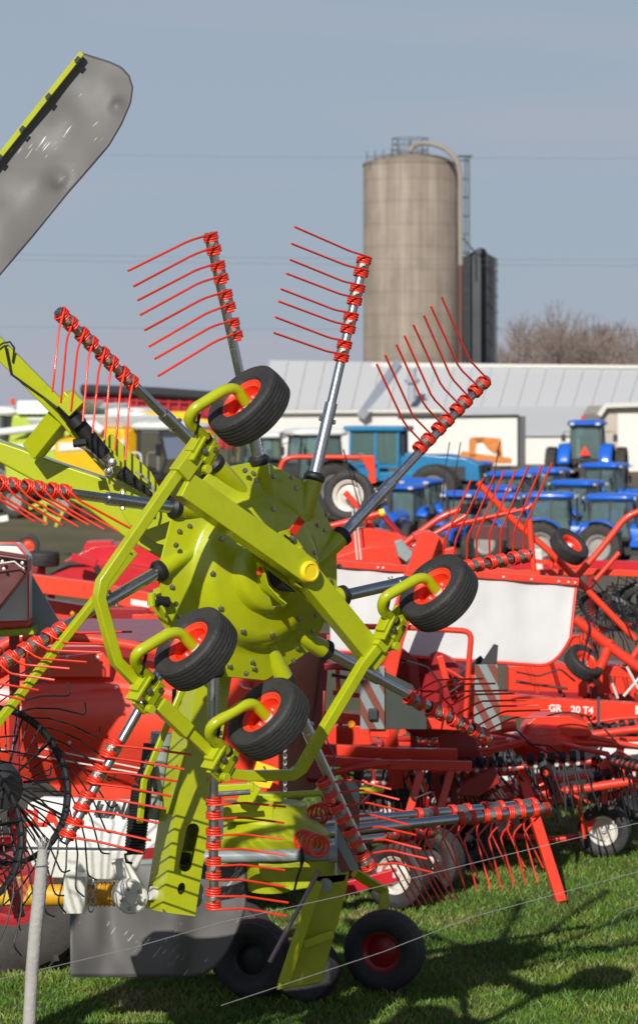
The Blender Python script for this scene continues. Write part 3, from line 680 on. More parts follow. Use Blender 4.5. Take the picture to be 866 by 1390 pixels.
b = MB(); pp = [P(556, 205, 223.5), P(562, 197, 223.5), P(576, 194, 222.5), P(592, 196, 222), P(608, 204, 221.8), P(620, 217, 221.6), P(624.5, 235, 221.6), P(625, 360, 221.6)]
b.tube(fillet(pp, 1.0, 3), .21, 10); b.build('blower_pipe', 'pipe', silo)
b = MB(); b.tube([P(625, 360, 221.6), P(625, 500, 221.6), P(625, 620, 221.6)], .24, 10); b.build('lower_pipe', 'pipered', silo)
b = MB()
for x in (631, 636.5): b.tube([P(x, 212, 221.5), P(x, 620, 221.5)], .05, 4)
for i in range(140): y = 214+i*2.9; b.tube([P(631, y, 221.5), P(636.5, y, 221.5)], .03, 4)
for i in range(9): y = 218+i*25; b.tube([P(624, y, 222), P(637, y, 221.5)], .06, 4)
b.tube([P(621, 212, 221.5), P(641, 212, 221.5)], .09, 4); b.build('ladder', 'ladder', silo)
b = MB()
for z_ in (0, .55, 1.1):
    ring = [sc_+V((-.1+1.5*cos(t), -1.0+1.1*sin(t), zd_+.15+z_*.9)) for t in [2*pi*i/16 for i in range(16)]]; b.tube(ring, .035, 4, closed=True)
for i in range(0, 16, 2): t = 2*pi*i/16; q = sc_+V((-.1+1.5*cos(t), -1.0+1.1*sin(t), zd_-.2)); b.tube([q, q+V((0, 0, 1.35))], .035, 4)
for i in range(5): q = P(498+i*11, 220-i*1.5, 223); b.tube([q, q-V((0, 0, -.9))], .04, 4)
b.tube([P(498, 213, 223), P(542, 208, 223)], .03, 4); b.build('roof_railing', 'ladder', silo)

s2 = P(649, 610, 232); s2.z = 0; R2 = 23.5/F*232; zt2 = P(0, 352, 232).z
silo2 = thing('tower_silo', 'shorter dark grey silo beside the tall pale concrete one', 'silo', s2)
b = MB(); b.lathe(s2, (0, 0, 1), [(R2, 0), (R2, zt2)], 48, caps=False); b.build('silo_wall', 'silodark', silo2, ang=60)
b = MB(); b.lathe(s2+V((0, 0, zt2)), (0, 0, 1), [(R2*1.02, -.1), (R2*1.02, .1), (.0001, .9)], 32); b.ball(P(652, 343, 231), .55, 10, (1, 1, .8)); b.build('domed_roof', 'silodark', silo2)
b = MB()
b.tube([P(655, 345, 230.3), P(656, 360, 230.3), P(656, 620, 230.3)], .22, 8); b.build('chute', 'cabgrey', silo2)
b = MB()
for x in (670.5, 674): b.tube([P(x, 350, 230.5), P(x, 620, 230.5)], .045, 4)
for i in range(100): y = 352+i*2.7; b.tube([P(670.5, y, 230.5), P(674, y, 230.5)], .03, 4)
for i in range(8): y = 358+i*22; b.tube([P(664, y, 231), P(676, y, 230.5)], .05, 4)
b.box(P(673, 364, 230.4), (.25, .3, .5)); b.tube([P(627, 322, 225), P(644, 342, 230)], .07, 5); b.build('ladder', 'ladder', silo2)

# ================================================================ barns
def poly(b, pts): b.add(pts, [tuple(range(len(pts)))])
barn = thing('barn', 'long white barn with pale ribbed roof in front of the silos', 'barn', P(600, 630, 190).xy.to_3d())
b = MB(); e0, e1 = P(352, 556, 186), P(1100, 552, 186); r0, r1_ = P(366, 489, 196), P(1120, 501, 196)
b.grid(lambda s, t: lerp(lerp(e0, e1, s), lerp(r0, r1_, s), t)+V((0, 0, 0)), 8, 2)
b.grid(lambda s, t: lerp(lerp(r0, r1_, s), lerp(e0, e1, s)+V((0, 20, 0)), t), 8, 1); b.build('barn_roof', 'barnroof', barn, ang=4)
b = MB()
for i in range(30):
    q0 = lerp(e0, e1, i/30); q1 = lerp(r0, r1_, i/30); b.beam([q0+V((0, -.03, .06)), q1+V((0, -.03, .06))], .05, .02, V((1, 0, 0)))
b.build('roof_rib', 'barnroof', barn)
b = MB(); b.box(V(((e0.x+e1.x)/2, 186.4, e0.z/2-.1)), (e1.x-e0.x-.6, .2, e0.z+.1)); b.box(V((e0.x+.4, 196, e0.z/2)), (.2, 19, e0.z)); b.build('barn_wall', 'barnwall', barn)
b = MB(); b.tube([P(538, 494, 195), P(492, 562, 185.5)], [.38, .45], 4); b.build('roof_valley', 'rooftrim', barn)
b = MB(); b.beam([P(352, 558, 185.8), P(1100, 554, 185.8)], .15, .22, V((0, 0, 1))); b.beam([P(505, 495, 195.2), P(1100, 500, 195.2)], .25, .3, V((0, 0, 1))); b.build('gutter', 'offwhite', barn)
b = MB(); b.tube([P(559, 545, 186), P(559, 500, 186)], .3, 10); b.lathe(P(559, 520, 186), (0, 0, 1), [(.5, 0), (.55, .25), (.0001, .6)], 12); b.build('roof_vent', 'rooftrim', barn)
barn2 = thing('barn', 'lower lean-to barn with pale roof between the long barn and the parked tractors', 'barn', P(600, 640, 172).xy.to_3d())
b = MB(); a0, a1 = P(600, 592, 170), P(900, 592, 170); c0_, c1_ = P(600, 553, 180), P(900, 551, 180)
b.grid(lambda s, t: lerp(lerp(a0, a1, s), lerp(c0_, c1_, s), t), 6, 1); b.build('barn_roof', 'barnroof', barn2, ang=4)
b = MB(); b.box(V(((a0.x+a1.x)/2, 170.3, a0.z/2)), (a1.x-a0.x-.4, .2, a0.z)); b.build('barn_wall', 'barnwall', barn2)
shed = thing('machine_shed', 'beige gabled shed with white roller door behind the far blue tractor', 'shed', P(880, 640, 150).xy.to_3d())
b = MB(); q = [P(815, 652, 150), P(815, 562, 150), P(822, 551, 150), P(1000, 546, 150), P(1010, 560, 150), P(1010, 652, 150)]; b.prism(q, V((0, 10, 0))); b.build('shed_wall', 'beige', shed)
b = MB(); b.beam([P(812, 564, 149.7), P(821, 550.5, 149.7), P(1000, 545, 149.7)], .5, .25, V((0, 1, 0))); b.build('roof_trim', 'offwhite', shed)
b = MB(); b.box(P(870, 608, 149.8), (2.7, .1, 3.9)); dr = b.build('roller_door', 'trailerwhite', shed)

# ================================================================ bare trees
def tree_mesh(seed, H):
    rnd = random.Random(seed); b = MB(); tw = MB()
    def grow(p, d, ln, r, lv, bb):
        k = 3; pts = [p]; rs = [r]
        for i in range(k):
            d = (d+V((rnd.uniform(-.16, .16), rnd.uniform(-.16, .16), rnd.uniform(-.02, .14)))).normalized(); p = p+d*ln/k; pts.append(p); rs.append(r*(1-.35*(i+1)/k))
        (b if lv < 2 else tw).tube(pts, rs, 5 if lv < 2 else 3, cap=False)
        if lv >= 5: return
        nch = 3
        for i in range(nch):
            a = 2*pi*(i+rnd.random()*.7)/nch; sp = rnd.uniform(.28, .62)
            o = d.orthogonal().normalized(); q = o*cos(a)+d.cross(o)*sin(a)
            grow(pts[-1-(i % 2 if lv > 0 else 0)], (d*cos(sp)+q*sin(sp)).normalized(), ln*rnd.uniform(.66, .84), max(rs[-1]*.72, .026), lv+1, tw)
    grow(V((0, 0, -.2)), V((0, 0, 1)), H*.25, H*.024, 0, b)
    return b, tw
protos = []
for s in range(3):
    b, tw = tree_mesh(20+s, 12.5)
    lab = 'bare leafless tree on the skyline behind the barn at the right'
    t = thing('bare_tree', lab, 'tree', (0, 0, 0), 'bare trees behind the barn')
    b.build('trunk', 'bark', t); tw.build('crown', 'bark', t, ang=180); protos.append(t)
spots = [(690, 272, .78), (716, 284, .95), (738, 268, .98), (760, 280, 1.05), (783, 270, .96), (806, 284, 1.0), (830, 272, .90), (850, 266, .84), (872, 280, .86), (703, 300, .9), (748, 304, 1.1), (795, 302, 1.05), (842, 300, .98), (678, 296, .72), (694, 290, .86), (728, 276, .98), (771, 276, 1.0), (815, 276, 1.0), (858, 276, .92), (725, 310, 1.0), (770, 312, 1.1), (820, 314, 1.05), (862, 310, .95)]
tl = ['small pale-tipped bare tree just right of the dark silo', 'bare tree nearest the dark silo in the front row', 'tall bare tree, third from the dark silo', 'tallest bare tree in the middle of the row', 'broad bare tree right of the tallest one', 'bare tree above the far blue tractor', 'bare tree above the beige shed', 'low bare tree at the right edge behind the shed']
for i, (px, D, s) in enumerate(spots):
    pr = protos[i % 3]; place(pr, i < 3, 'bare grey-brown leafless tree in the row rising behind the barn roof', G(px, D), i*1.7, s*1.28*D/290)

# ================================================================ overhead wires
for i, (y0, y1, D) in enumerate(((341, 352, 210), (349, 360, 210), (205, 214, 300), (440, 446, 260))):
    b = MB(); b.tube([P(-200+1300*t, lerp(y0, y1, t)+14*4*t*(1-t)*.3, D) for t in [j/20 for j in range(21)]], .011*D/210, 5)
    tag(b.build('power_line', 'ladder'), ['upper of two thin power lines crossing behind the silo halfway up', 'lower of two thin power lines crossing behind the silo halfway up', 'faint power line crossing the sky level with the silo dome', 'faint power line low over the barn roof'][i], 'power line', 'power lines across the sky')
# ================================================================ tractors
def tractor_proto(name, label, cat, col, loaders=False, dual=False, roofcol=None):
    t = thing(name, label, cat); roofcol = roofcol or col
    X, Y, Z = V((1, 0, 0)), V((0, 1, 0)), V((0, 0, 1))
    # bonnet: rounded, falling to the nose
    secs = [(.15, .40, .82, 1.62), (.8, .39, .80, 1.58), (1.4, .36, .78, 1.50), (1.9, .32, .78, 1.36), (2.08, .25, .84, 1.18)]
    b = MB(); vs = []
    for (x, hw, z0, z1) in secs:
        for (fy, fz) in ((-1, 0), (-1, .35), (-1.0, .72), (-.78, .93), (-.35, 1), (.35, 1), (.78, .93), (1, .72), (1, .35), (1, 0)): vs.append(V((x, hw*fy, z0+(z1-z0)*fz)))
    k = 10; fs = [(i*k+j, i*k+(j+1) % k, (i+1)*k+(j+1) % k, (i+1)*k+j) for i in range(len(secs)-1) for j in range(k)]+[tuple(range(k)), tuple(range((len(secs)-1)*k, len(secs)*k))[::-1]]
    b.add(vs, fs); bon = b.build('bonnet', col, t, ang=50)
    b = MB(); b.box((2.07, 0, 1.0), (.06, .36, .3)); 
    for s in (-1, 1): b.prism([(1.3, s*.375, 1.0), (1.95, s*.33, .95), (1.95, s*.325, 1.22), (1.3, s*.37, 1.32)], (0, s*.01, 0))
    b.build('grille', 'cabgrey', bon)
    for s in (-1, 1):
        b = MB(); b.ball((2.02, s*.17, 1.27), .07, 8, (.6, 1, .7)); b.build('headlight', 'glass', bon)
    for s in (-1, 1):
        b = MB(); b.grid(lambda u, v: V((.3+1.15*u, s*(.412-.03*u), 1.02+.30*sin(u*2.4)*(1-u*.3)+v*.055*sin(pi*u))), 10, 1); b.build('swoosh_stripe', 'yellow', bon, solid=.006)
    b = MB(); b.box((.9, 0, .68), (2.3, .36, .34)); b.box((-.7, 0, .75), (1.2, .5, .5)); b.box((1.45, 0, .5), (.25, 1.25, .16)); b.box((-.75, 0, .78), (.3, 1.5, .26)); b.box((2.25, 0, .72), (.3, .6, .4)); b.build('chassis', 'cabgrey', t, bevel=.02)
    # cab
    cx0, cx1, zb, zt = -1.28, .18, 1.15, 2.42
    b = MB()
    posts = [((cx1, .56), (cx1-.12, .55)), ((cx0, .62), (cx0+.10, .56)), ((-.5, .72), (-.5, .62))]
    for (p0, p1) in posts:
        for s in (-1, 1): b.beam([(p0[0], s*p0[1], zb), (p1[0], s*p1[1], zt)], .06, .06, (1, 0, 0))
    for z, o in ((zb, 0), (zt, .09)):
        ring = [(cx1-o, .56), (-.5, .70-o), (cx0+o, .60), (cx0+o, -.60), (-.5, -.70+o), (cx1-o, -.56)]
        b.beam([(x, y, z) for x, y in ring]+[(ring[0][0], ring[0][1], z)], .06, .07, (0, 0, 1))
    b.box((-.55, 0, 1.1), (1.45, 1.2, .12)); b.build('cab_frame', 'cabgrey', t)
    ring0 = [(cx1, .56), (-.5, .71), (cx0, .61), (cx0, -.61), (-.5, -.71), (cx1, -.56)]; ring1 = [(cx1-.12, .54), (-.5, .61), (cx0+.1, .55), (cx0+.1, -.55), (-.5, -.61), (cx1-.12, -.54)]
    b = MB(); vs = [(x, y, zb) for x, y in ring0]+[(x, y, zt) for x, y in ring1]; b.add(vs, [(i, (i+1) % 6, 6+(i+1) % 6, 6+i) for i in range(6)]); b.build('cab_glass', 'glass', t, ang=5)
    b = MB(); b.box((-.75, 0, 1.35), (.5, .5, .2)); b.box((-.98, 0, 1.7), (.14, .48, .7)); b.tube([(-.25, 0, 1.2), (-.35, 0, 1.6)], .04, 6); b.tube([V((-.38, 0, 1.62))+V((.05*sin(a), .19*cos(a), .19*sin(a))) for a in [2*pi*i/14 for i in range(14)]], .02, 5, closed=True); b.build('seat_and_wheel', 'cabgrey', t, bevel=.02)
    # roof: rounded slab
    b = MB(); secs = [(0, .93), (.05, 1.0), (.13, 1.0), (.20, .9), (.23, .6)]; vs = []; n = 28
    for dz, sc in secs:
        for i in range(n):
            a = 2*pi*i/n; ca, sa = cos(a), sin(a); e = .38
            vs.append(V((-.55+.92*sc*math.copysign(abs(ca)**e, ca), .74*sc*math.copysign(abs(sa)**e, sa), zt+.03+dz)))
    b.add(vs, [(i*n+j, i*n+(j+1) % n, (i+1)*n+(j+1) % n, (i+1)*n+j) for i in range(4) for j in range(n)]+[tuple(range(n))[::-1], tuple(range(4*n, 5*n))]); rf_ = b.build('cab_roof', roofcol, t, ang=50)
    for s in (-1, 1):
        b = MB(); b.box((.38, s*.5, zt+.1), (.05, .2, .09)); b.build('work_light', 'silver', rf_)
        b = MB(); b.box((-1.47, s*.5, zt+.1), (.05, .16, .09)); b.build('work_light', 'silver', rf_)
    # wheels and fenders
    for s in (-1, 1):
        wheel(t, (-.85, s*.85, .80), (0, s, 0), .80, .42, rim='rimdull' if not dual else 'silver', grooves=0, lugs=18, n=32, rub='rubber_dusty', dish=.1, hub=None)
        if dual: wheel(t, (-.85, s*1.36, .80), (0, s, 0), .80, .42, rim='rimdull', grooves=0, lugs=18, n=32, rub='rubber_dusty', dish=.1, hub=None)
        wheel(t, (1.45, s*.76, .56), (0, s, 0), .56, .34, rim='rimdull', grooves=0, lugs=16, n=28, rub='rubber_dusty', dish=.1, hub=None)
        b = MB(); b.grid(lambda u, v: V((-.85-.93*cos(.15+u*2.4), s*(.56+.50*v), .84+.93*sin(.15+u*2.4)-.04*v*v)), 14, 3); b.build('fender', col, t, solid=.03, ang=60)
        b = MB(); b.tube([(.05, s*.6, 2.2), (.12, s*1.0, 2.2), (.12, s*1.02, 2.05)], .015, 5); b.box((.12, s*1.02, 1.95), (.04, .18, .28)); b.build('mirror', 'cabgrey', t)
    b = MB(); b.tube([(.42, -.36, 1.5), (.42, -.36, 2.45), (.36, -.36, 2.55)], .045, 8); b.build('exhaust', 'cabgrey', t)
    if loaders:
        for s in (-1, 1):
            b = MB(); b.beam([(.4, s*.55, 1.5), (1.4, s*.55, 1.75), (2.9, s*.55, .6)], .08, .18, (0, 1, 0)); b.beam([(.5, s*.55, .7), (.45, s*.55, 1.55)], .08, .2, (0, 1, 0)); b.build('loader_arm', col, t, bevel=.01)
    return t

tr = tractor_proto('blue_tractor', 'x', 'tractor', 'blue')
tr['group'] = 'blue tractors parked in rows'
tl_ = [  # px of rear axle centre, D, heading, scale, label
 (768, 86, -10, .90, 'nearest blue tractor with clear cab glass, bonnet pointing right behind the folded tedder'),
 (566, 96, -112, .92, 'blue tractor facing us at the left end of the row, beside the white-hubbed wheel'),
 (622, 89, -108, .88, 'low blue tractor facing us just right of the left-end one'),
 (640, 105, -105, .92, 'blue tractor in the back row under the orange loader frame'),
 (716, 98, -35, 1.02, 'large-cab blue tractor behind the tips of the upright red tines'),
 (757, 101, -30, 1.0, 'blue tractor whose cab stands just right of the large-cab one, in the back row'),
 (803, 93, -32, .96, 'blue tractor with its long bonnet below the dual-wheeled tractor'),
 (700, 88, -30, .86, 'low blue tractor between the nearest one and the upright red tines'),
 (852, 84, -20, .90, 'blue tractor cut by the right edge of the photo'),
 (594, 107, -105, .92, 'blue tractor in the back row under the teal one'),
 (674, 94, -100, .88, 'blue tractor facing us directly behind the upright red tines'),
 (545, 92, -110, .84, 'blue tractor mostly hidden behind the slanting steel arm'),
 (838, 104, -30, .95, 'blue tractor in the back row near the right edge'),
]
for i, (px, D, h, s, lab) in enumerate(tl_):
    q = G(px, D); q.z = gz(q.x, q.y); place(tr, i == 0, lab, q, radians(h), s)
tf = tractor_proto('dual_wheeled_tractor', 'big blue tractor with dual rear wheels seen from behind, alone before the barn', 'tractor', 'blue', dual=True)
q = G(799, 122, 0); tf.location = (q.x, q.y, 0); tf.rotation_euler = (0, 0, radians(78)); tf.scale = (1.17,)*3
b = MB(); b.prism([(-1.5, -.22, 1.30), (-1.5, .22, 1.30), (-1.5, 0, 1.68)], (-.02, 0, 0)); ROOT[tf.name] = V((0, 0, 0)); b.build('slow_vehicle_triangle', 'redrim', tf)
b = MB(); b.tube([(-.5, .2, 2.66), (-.5, .2, 2.85)], .06, 10); b.build('beacon', 'redrim', tf)

# teal articulated tractor
tt = thing('articulated_tractor', 'teal blue four-wheel-drive tractor with square cab and long bonnet, in front of the white trailer', 'tractor', (0, 0, 0))
b = MB(); b.prism([(-.9, -.8, 1.2), (-.9, -.8, 1.75), (.2, -.8, 1.9), (.2, -.8, 1.2)], (0, 1.6, 0)); b.prism([(.9, -.62, 1.15), (.9, -.62, 2.2), (3.4, -.6, 2.0), (3.9, -.6, 1.75), (3.95, -.6, 1.15)], (0, 1.24, 0)); b.box((.6, 0, 1.3), (1.8, 1.5, .35)); bd = b.build('bonnet', 'teal', tt, bevel=.05)
b = MB(); b.box((2.6, -.63, 1.45), (1.6, .03, .5)); b.box((3.96, 0, 1.5), (.03, 1.0, .5)); b.build('grille', 'cabgrey', bd)
b = MB()
for x in (-.9, .05, .9):
    for s in (-1, 1): b.beam([(x, s*.78, 1.75), (x, s*.74, 3.0)], .1, .1, (1, 0, 0))
b.box((0, 0, 1.7), (1.9, 1.6, .15)); b.box((-.3, 0, 2.0), (.5, .6, .7)); b.build('cab_frame', 'teal', tt)
b = MB(); 
for s in (-1, 1): b.box((0, s*.75, 2.4), (1.75, .02, 1.2))
for x in (-.88, .88): b.box((x, 0, 2.4), (.02, 1.5, 1.2))
b.build('cab_glass', 'glass', tt)
b = MB(); b.box((0, 0, 3.08), (2.3, 1.85, .2)); b.build('cab_roof', 'teal', tt, bevel=.06)
b = MB(); b.tube([(1.05, -.6, 2.1), (1.05, -.6, 3.15)], .09, 8); b.build('exhaust', 'cabgrey', tt)
for x in (-1.2, 2.4):
    for s in (-1, 1):
        for o in (.95, 1.5): wheel(tt, (x, s*o, .88), (0, s, 0), .88, .5, rim='rimdull', grooves=0, lugs=18, n=32, rub='rubber_dusty', dish=.1, hub=None)
b = MB(); b.box((1.2, 0, .85), (4.6, .7, .5)); b.build('chassis', 'cabgrey', tt)
q = G(514, 104); tt.location = (q.x, q.y, -.35); tt.rotation_euler = (0, 0, radians(-14)); tt.scale = (1.05,)*3

# ================================================================ combines and cabs at the left
def combine(name, label, cat, body, roof, loc, rz, sc, stripe=None):
    t = thing(name, label, cat)
    b = MB(); b.prism([(-2.6, -1.3, 1.1), (-2.7, -1.3, 2.6), (-1.5, -1.3, 3.1), (.6, -1.3, 3.1), (.9, -1.3, 1.2)], (0, 2.6, 0)); bd = b.build('body', body, t, bevel=.12)
    b = MB(); b.prism([(-1.4, -1.1, 3.1), (-1.7, -1.45, 3.55), (.5, -1.45, 3.55), (.4, -1.1, 3.1)], (0, 2.6, 0)); b.build('grain_tank', roof, t, bevel=.08)
    b = MB(); b.prism([(-2.4, -1.33, 2.3), (.7, -1.33, 2.5), (.7, -1.33, 2.72), (-2.4, -1.33, 2.6)], (0, -.01, 0)); b.build('side_stripe', roof, bd)
    b = MB(); gl = [(1.0, 1.6), (2.0, 1.5), (2.25, 2.1), (2.0, 3.05), (1.0, 3.05)]; b.prism([(x, -.95, z) for x, z in gl], (0, 1.9, 0)); b.build('cab_glass', 'glass', t, bevel=.06)
    b = MB()
    for s in (-1, 1):
        b.beam([(1.0, s*.97, 1.5), (1.0, s*.97, 3.1)], .1, .08, (1, 0, 0)); b.beam([(2.0, s*.97, 1.45), (2.26, s*.97, 2.1), (2.0, s*.97, 3.05)], .06, .06, (0, 1, 0))
    b.box((1.5, 0, 1.5), (1.2, 1.9, .15)); b.box((1.3, 0, 2.0), (.4, .5, .8)); b.build('cab_frame', 'cabgrey', t)
    b = MB(); n = 24; vs = []
    for dz, s_ in ((0, .95), (.08, 1), (.2, .95), (.3, .6)):
        for i in range(n):
            a = 2*pi*i/n; vs.append(V((1.55+1.05*s_*math.copysign(abs(cos(a))**.45, cos(a)), 1.12*s_*math.copysign(abs(sin(a))**.45, sin(a)), 3.07+dz)))
    b.add(vs, [(i*n+j, i*n+(j+1) % n, (i+1)*n+(j+1) % n, (i+1)*n+j) for i in range(3) for j in range(n)]+[tuple(range(n))[::-1], tuple(range(3*n, 4*n))]); b.build('cab_roof', roof, t, ang=50)
    b = MB(); b.tube([(-.2, -1.45, 3.0), (-.5, -1.6, 3.25), (-3.0, -1.55, 3.0), (-3.2, -1.55, 2.8)], .15, 10); b.build('unloading_auger', roof, t)
    for s in (-1, 1):
        wheel(t, (1.1, s*1.35, .9), (0, s, 0), .9, .6, rim='rimdull', grooves=0, lugs=18, n=28, rub='rubber_dusty', hub=None, dish=.1)
        wheel(t, (-2.2, s*1.2, .6), (0, s, 0), .6, .4, rim='rimdull', grooves=0, lugs=16, n=24, rub='rubber_dusty', hub=None, dish=.1)
        b = MB(); b.tube([(1.9, s*1.0, 2.9), (2.3, s*1.35, 2.9), (2.3, s*1.36, 2.5)], .025, 5); b.box((2.3, s*1.36, 2.4), (.06, .25, .4)); b.build('mirror', 'cabgrey', t)
    b = MB(); b.tube(fillet([(1.0, -1.35, .7), (1.0, -1.35, 2.3), (1.5, -1.35, 2.3), (1.5, -1.35, .7)], .2), .03, 6); b.tube([(1.0, -1.35, 1.1), (1.5, -1.35, 1.1)], .03, 6); b.build('ladder_rail', 'white', t)
    b = MB(); b.tube([(.7, .9, 3.4), (.7, .9, 3.6)], .07, 8); b.build('beacon', 'redrim', t)
    t.location = loc; t.rotation_euler = (0, 0, rz); t.scale = (sc,)*3; return t
gp = 'harvesters and cabs parked at the left'
for (px, D, h, s, bc, rc_, lab) in (
  (58, 96, 168, 1.12, 'combinelime', 'white', 'lime and white harvester with dark cab at the left edge behind the boom'),
  (118, 90, -25, .95, 'combinelime', 'white', 'lime harvester with long sloping green hood behind the hanging red tines'),
  (30, 120, -40, 1.05, 'combinelime', 'white', 'far white-roofed harvester at the left edge behind the first'),
  (140, 118, -30, 1.1, 'combinelime', 'white', 'white-roofed harvester in front of the red grain trailer, left end'),
  (186, 88, -40, .98, 'combineyellow', 'white', 'yellow harvester with white cab roof left of the top rake wheel'),
  (205, 108, 178, 1.0, 'combineyellow', 'combineyellow', 'all-yellow harvester behind the white-roofed one, below the red grain trailer'),
  ):
    c = combine('harvester', lab, 'harvester', bc, rc_, G(px, D), radians(h), s); c['group'] = gp

for (px, D, h, sc_t, lab) in ((404, 92, -160, 1.12, 'dark tractor cab with pale roof between the two upright tine arms'), (330, 98, -165, 1.05, 'dark tractor with pale roof mostly behind the top rake wheel')):
    k = tractor_proto('dark_tractor', lab, 'tractor', 'cabgrey', roofcol='white'); k.location = G(px, D); k.rotation_euler = (0, 0, radians(h)); k.scale = (sc_t,)*3
# red grain trailer with black tarp
gt = thing('grain_trailer', 'long dark red grain trailer with a rolled black tarp on top', 'trailer', G(212, 132))
b = MB(); T0 = P(112, 543, 132); b.prism([P(112, 538, 132), P(320, 546, 134), P(320, 610, 134), P(112, 606, 132)], V((0, 2.4, 0))); bx = b.build('trailer_box', 'trailerred', gt, bevel=.03)
b = MB()
for i in range(15): x = 114+i*14.4; b.beam([P(x, 538.5+i*.55, 131.9+i*.14), P(x, 607, 131.9+i*.14)], .12, .12, V((1, 0, 0)))
b.beam([P(112, 541, 131.9), P(320, 549, 133.9)], .14, .12, V((0, 1, 0))); b.beam([P(112, 560, 131.93), P(320, 566, 133.93)], .08, .08, V((0, 1, 0))); b.build('side_rib', 'trailerred', bx, bevel=.01)
b = MB(); b.tube([P(110, 529, 131.9), P(215, 533, 132.9), P(322, 541, 133.9)], .27, 10); b.prism([P(112, 524, 132), P(320, 537, 134), P(320, 548, 134), P(112, 540, 132)], V((0, 2.4, 0))); b.build('rolled_tarp', 'tarp', gt, bevel=.1)
for x in (150, 175, 280):
    q = G(x, 132.4); wheel(gt, (q.x, q.y, .52), (0, -1, 0), .52, .3, rim='rimdull', grooves=0, n=20, rub='rubber_dusty', hub=None)

wt = thing('box_trailer', 'white box trailer parked behind the teal tractor', 'trailer', G(640, 150))
b = MB(); b.prism([P(540, 567, 150), P(703, 565, 147), P(703, 632, 147), P(540, 632, 150)], V((.6, 2.5, 0))); bx = b.build('trailer_box', 'trailerwhite', wt)
b = MB(); b.beam([P(703.5, 564, 146.95), P(703.5, 633, 146.95)], .14, .1, V((1, 0, 0))); b.beam([P(540, 566, 149.9), P(703, 564, 146.9)], .08, .12, V((0, 1, 0))); b.build('corner_post', 'cabgrey', bx)
for x in (570, 590, 680):
    q = G(x, 149); wheel(wt, (q.x, q.y, .5), (0, -1, 0), .5, .3, rim='rimdull', grooves=0, n=20, rub='rubber_dusty', hub=None)

ld = thing('loader_frame', 'orange-brown steel loader frame and bucket in front of the white box trailer', 'loader', G(665, 118))
b = MB(); D = 116
b.beam([P(640, 618, D), P(642, 598, D), P(655, 597, D+.5), P(676, 599, D+.5), P(678, 622, D+.5)], .2, .25, V((0, 1, 0))); b.build('lift_frame', 'orange', ld, bevel=.03)
b = MB(); b.prism([P(622, 622, D), P(630, 613, D), P(660, 618, D), P(694, 622, D), P(694, 629, D), P(622, 629, D)], V((0, 1.2, 0))); b.build('deck', 'orange', ld, bevel=.04)
b = MB(); b.prism([P(655, 600, D-.2), P(676, 604, D-.2), P(672, 617, D-.2), P(664, 611, D-.2)], V((0, .3, 0))); b.build('counterweight', 'orange', ld, bevel=.03)
for x in (632, 684):
    q = G(x, D); wheel(ld, (q.x, q.y-.2, .55), (0, -1, 0), .55, .4, rim='orange', grooves=0, lugs=14, n=20, rub='rubber_dusty', hub=None)
b = MB(); b.box(P(648, 640, D+.3), (2.4, .8, .5)); b.build('chassis', 'rust', ld)
# ================================================================ helpers for the implements in the middle distance
def bars(root, D, lst, m='red', round_=False):
    """each entry: name, px points ..., thickness in pixels; every entry is a part of its own"""
    for e in lst:
        nm, pts, w = e[0], e[1], e[2]; mm_ = e[3] if len(e) > 3 else m; dd = e[4] if len(e) > 4 else 0
        ds = dd if isinstance(dd, (list, tuple)) else [dd]*len(pts)
        q = [P(x, y, D+z) for (x, y), z in zip(pts, ds)]; wm = w/F*D; b = MB()
        rnd_ = round_ or nm in ('tube', 'hose', 'guard_rail', 'strut', 'rod')
        if rnd_: b.tube(fillet(q, wm*1.6, 4), wm/2, 12)
        else: b.beam(q, wm, wm*.9, V((0, 0, 1)) if abs((q[-1]-q[0]).normalized().z) < .7 else V((1, 0, 0)))
        b.build(nm, mm_, root, bevel=0 if rnd_ else min(.008, wm*.15))
def plates(root, D, lst, m='red'):
    for e in lst:
        nm, pts, t = e[0], e[1], e[2]; mm_ = e[3] if len(e) > 3 else m; dd = e[4] if len(e) > 4 else 0
        b = MB(); b.prism([P(x, y, D+dd) for x, y in pts], V((0, t, 0))); b.build(nm, mm_, root, bevel=min(.012, t*.3))
def root_at(name, label, cat, px, D, group=None): return thing(name, label, cat, G(px, D), group)

def rotor_unit(parent, c, R, n, ph, tm='black', mcol='red', tube_m='red', tl_=.45, tilt=None, dome=True, skip=()):
    """flat rotor: dome and radiating arms, each arm carrying four black double tines"""
    c = V(c)
    if dome:
        b = MB(); b.lathe(c, (0, 0, 1), [(.0001, -.16), (.20, -.16), (.26, -.08), (.30, -.04), (.31, .0), (.26, .05), (.20, .07), (.18, .12), (.12, .15), (.0001, .16)], 32); b.build('rotor_head', mcol, parent)
    for i in range(n):
        if i in skip: continue
        a = ph+2*pi*i/n; d = V((cos(a), sin(a), -.02)); s = V((-sin(a), cos(a), 0)); arm = MB()
        arm.tube([c+d*.25, c+d*R*.62, c+d*R*.66+V((0, 0, -.05)), c+d*R+V((0, 0, -.05))], .024, 10); ao = arm.build('tine_arm', tube_m, parent)
        for k in range(4):
            r0 = R*.68+k*R*.088
            b = MB()
            for g in (0, .055):
                q = c+d*(r0+g)+V((0, 0, -.045)); N = 18
                b.tube([q+d*(.03*j/N-.015)+(V((0, 0, 1))*cos(-j/N*6*pi)+s*sin(-j/N*6*pi))*.043 for j in range(N+1)]+[q+s*.055+V((0, 0, -.12)), q+s*(.13)+V((0, 0, -tl_))], .0085 if g else .0085, 5)
            b.build('double_tine', tm, ao, ang=60)
            b = MB(); b.tube([c+d*(r0+.02)+V((0, 0, .0)), c+d*(r0+.035)+V((0, 0, .015))], .012, 6); b.build('tine_bolt', 'bolt', ao)
    return

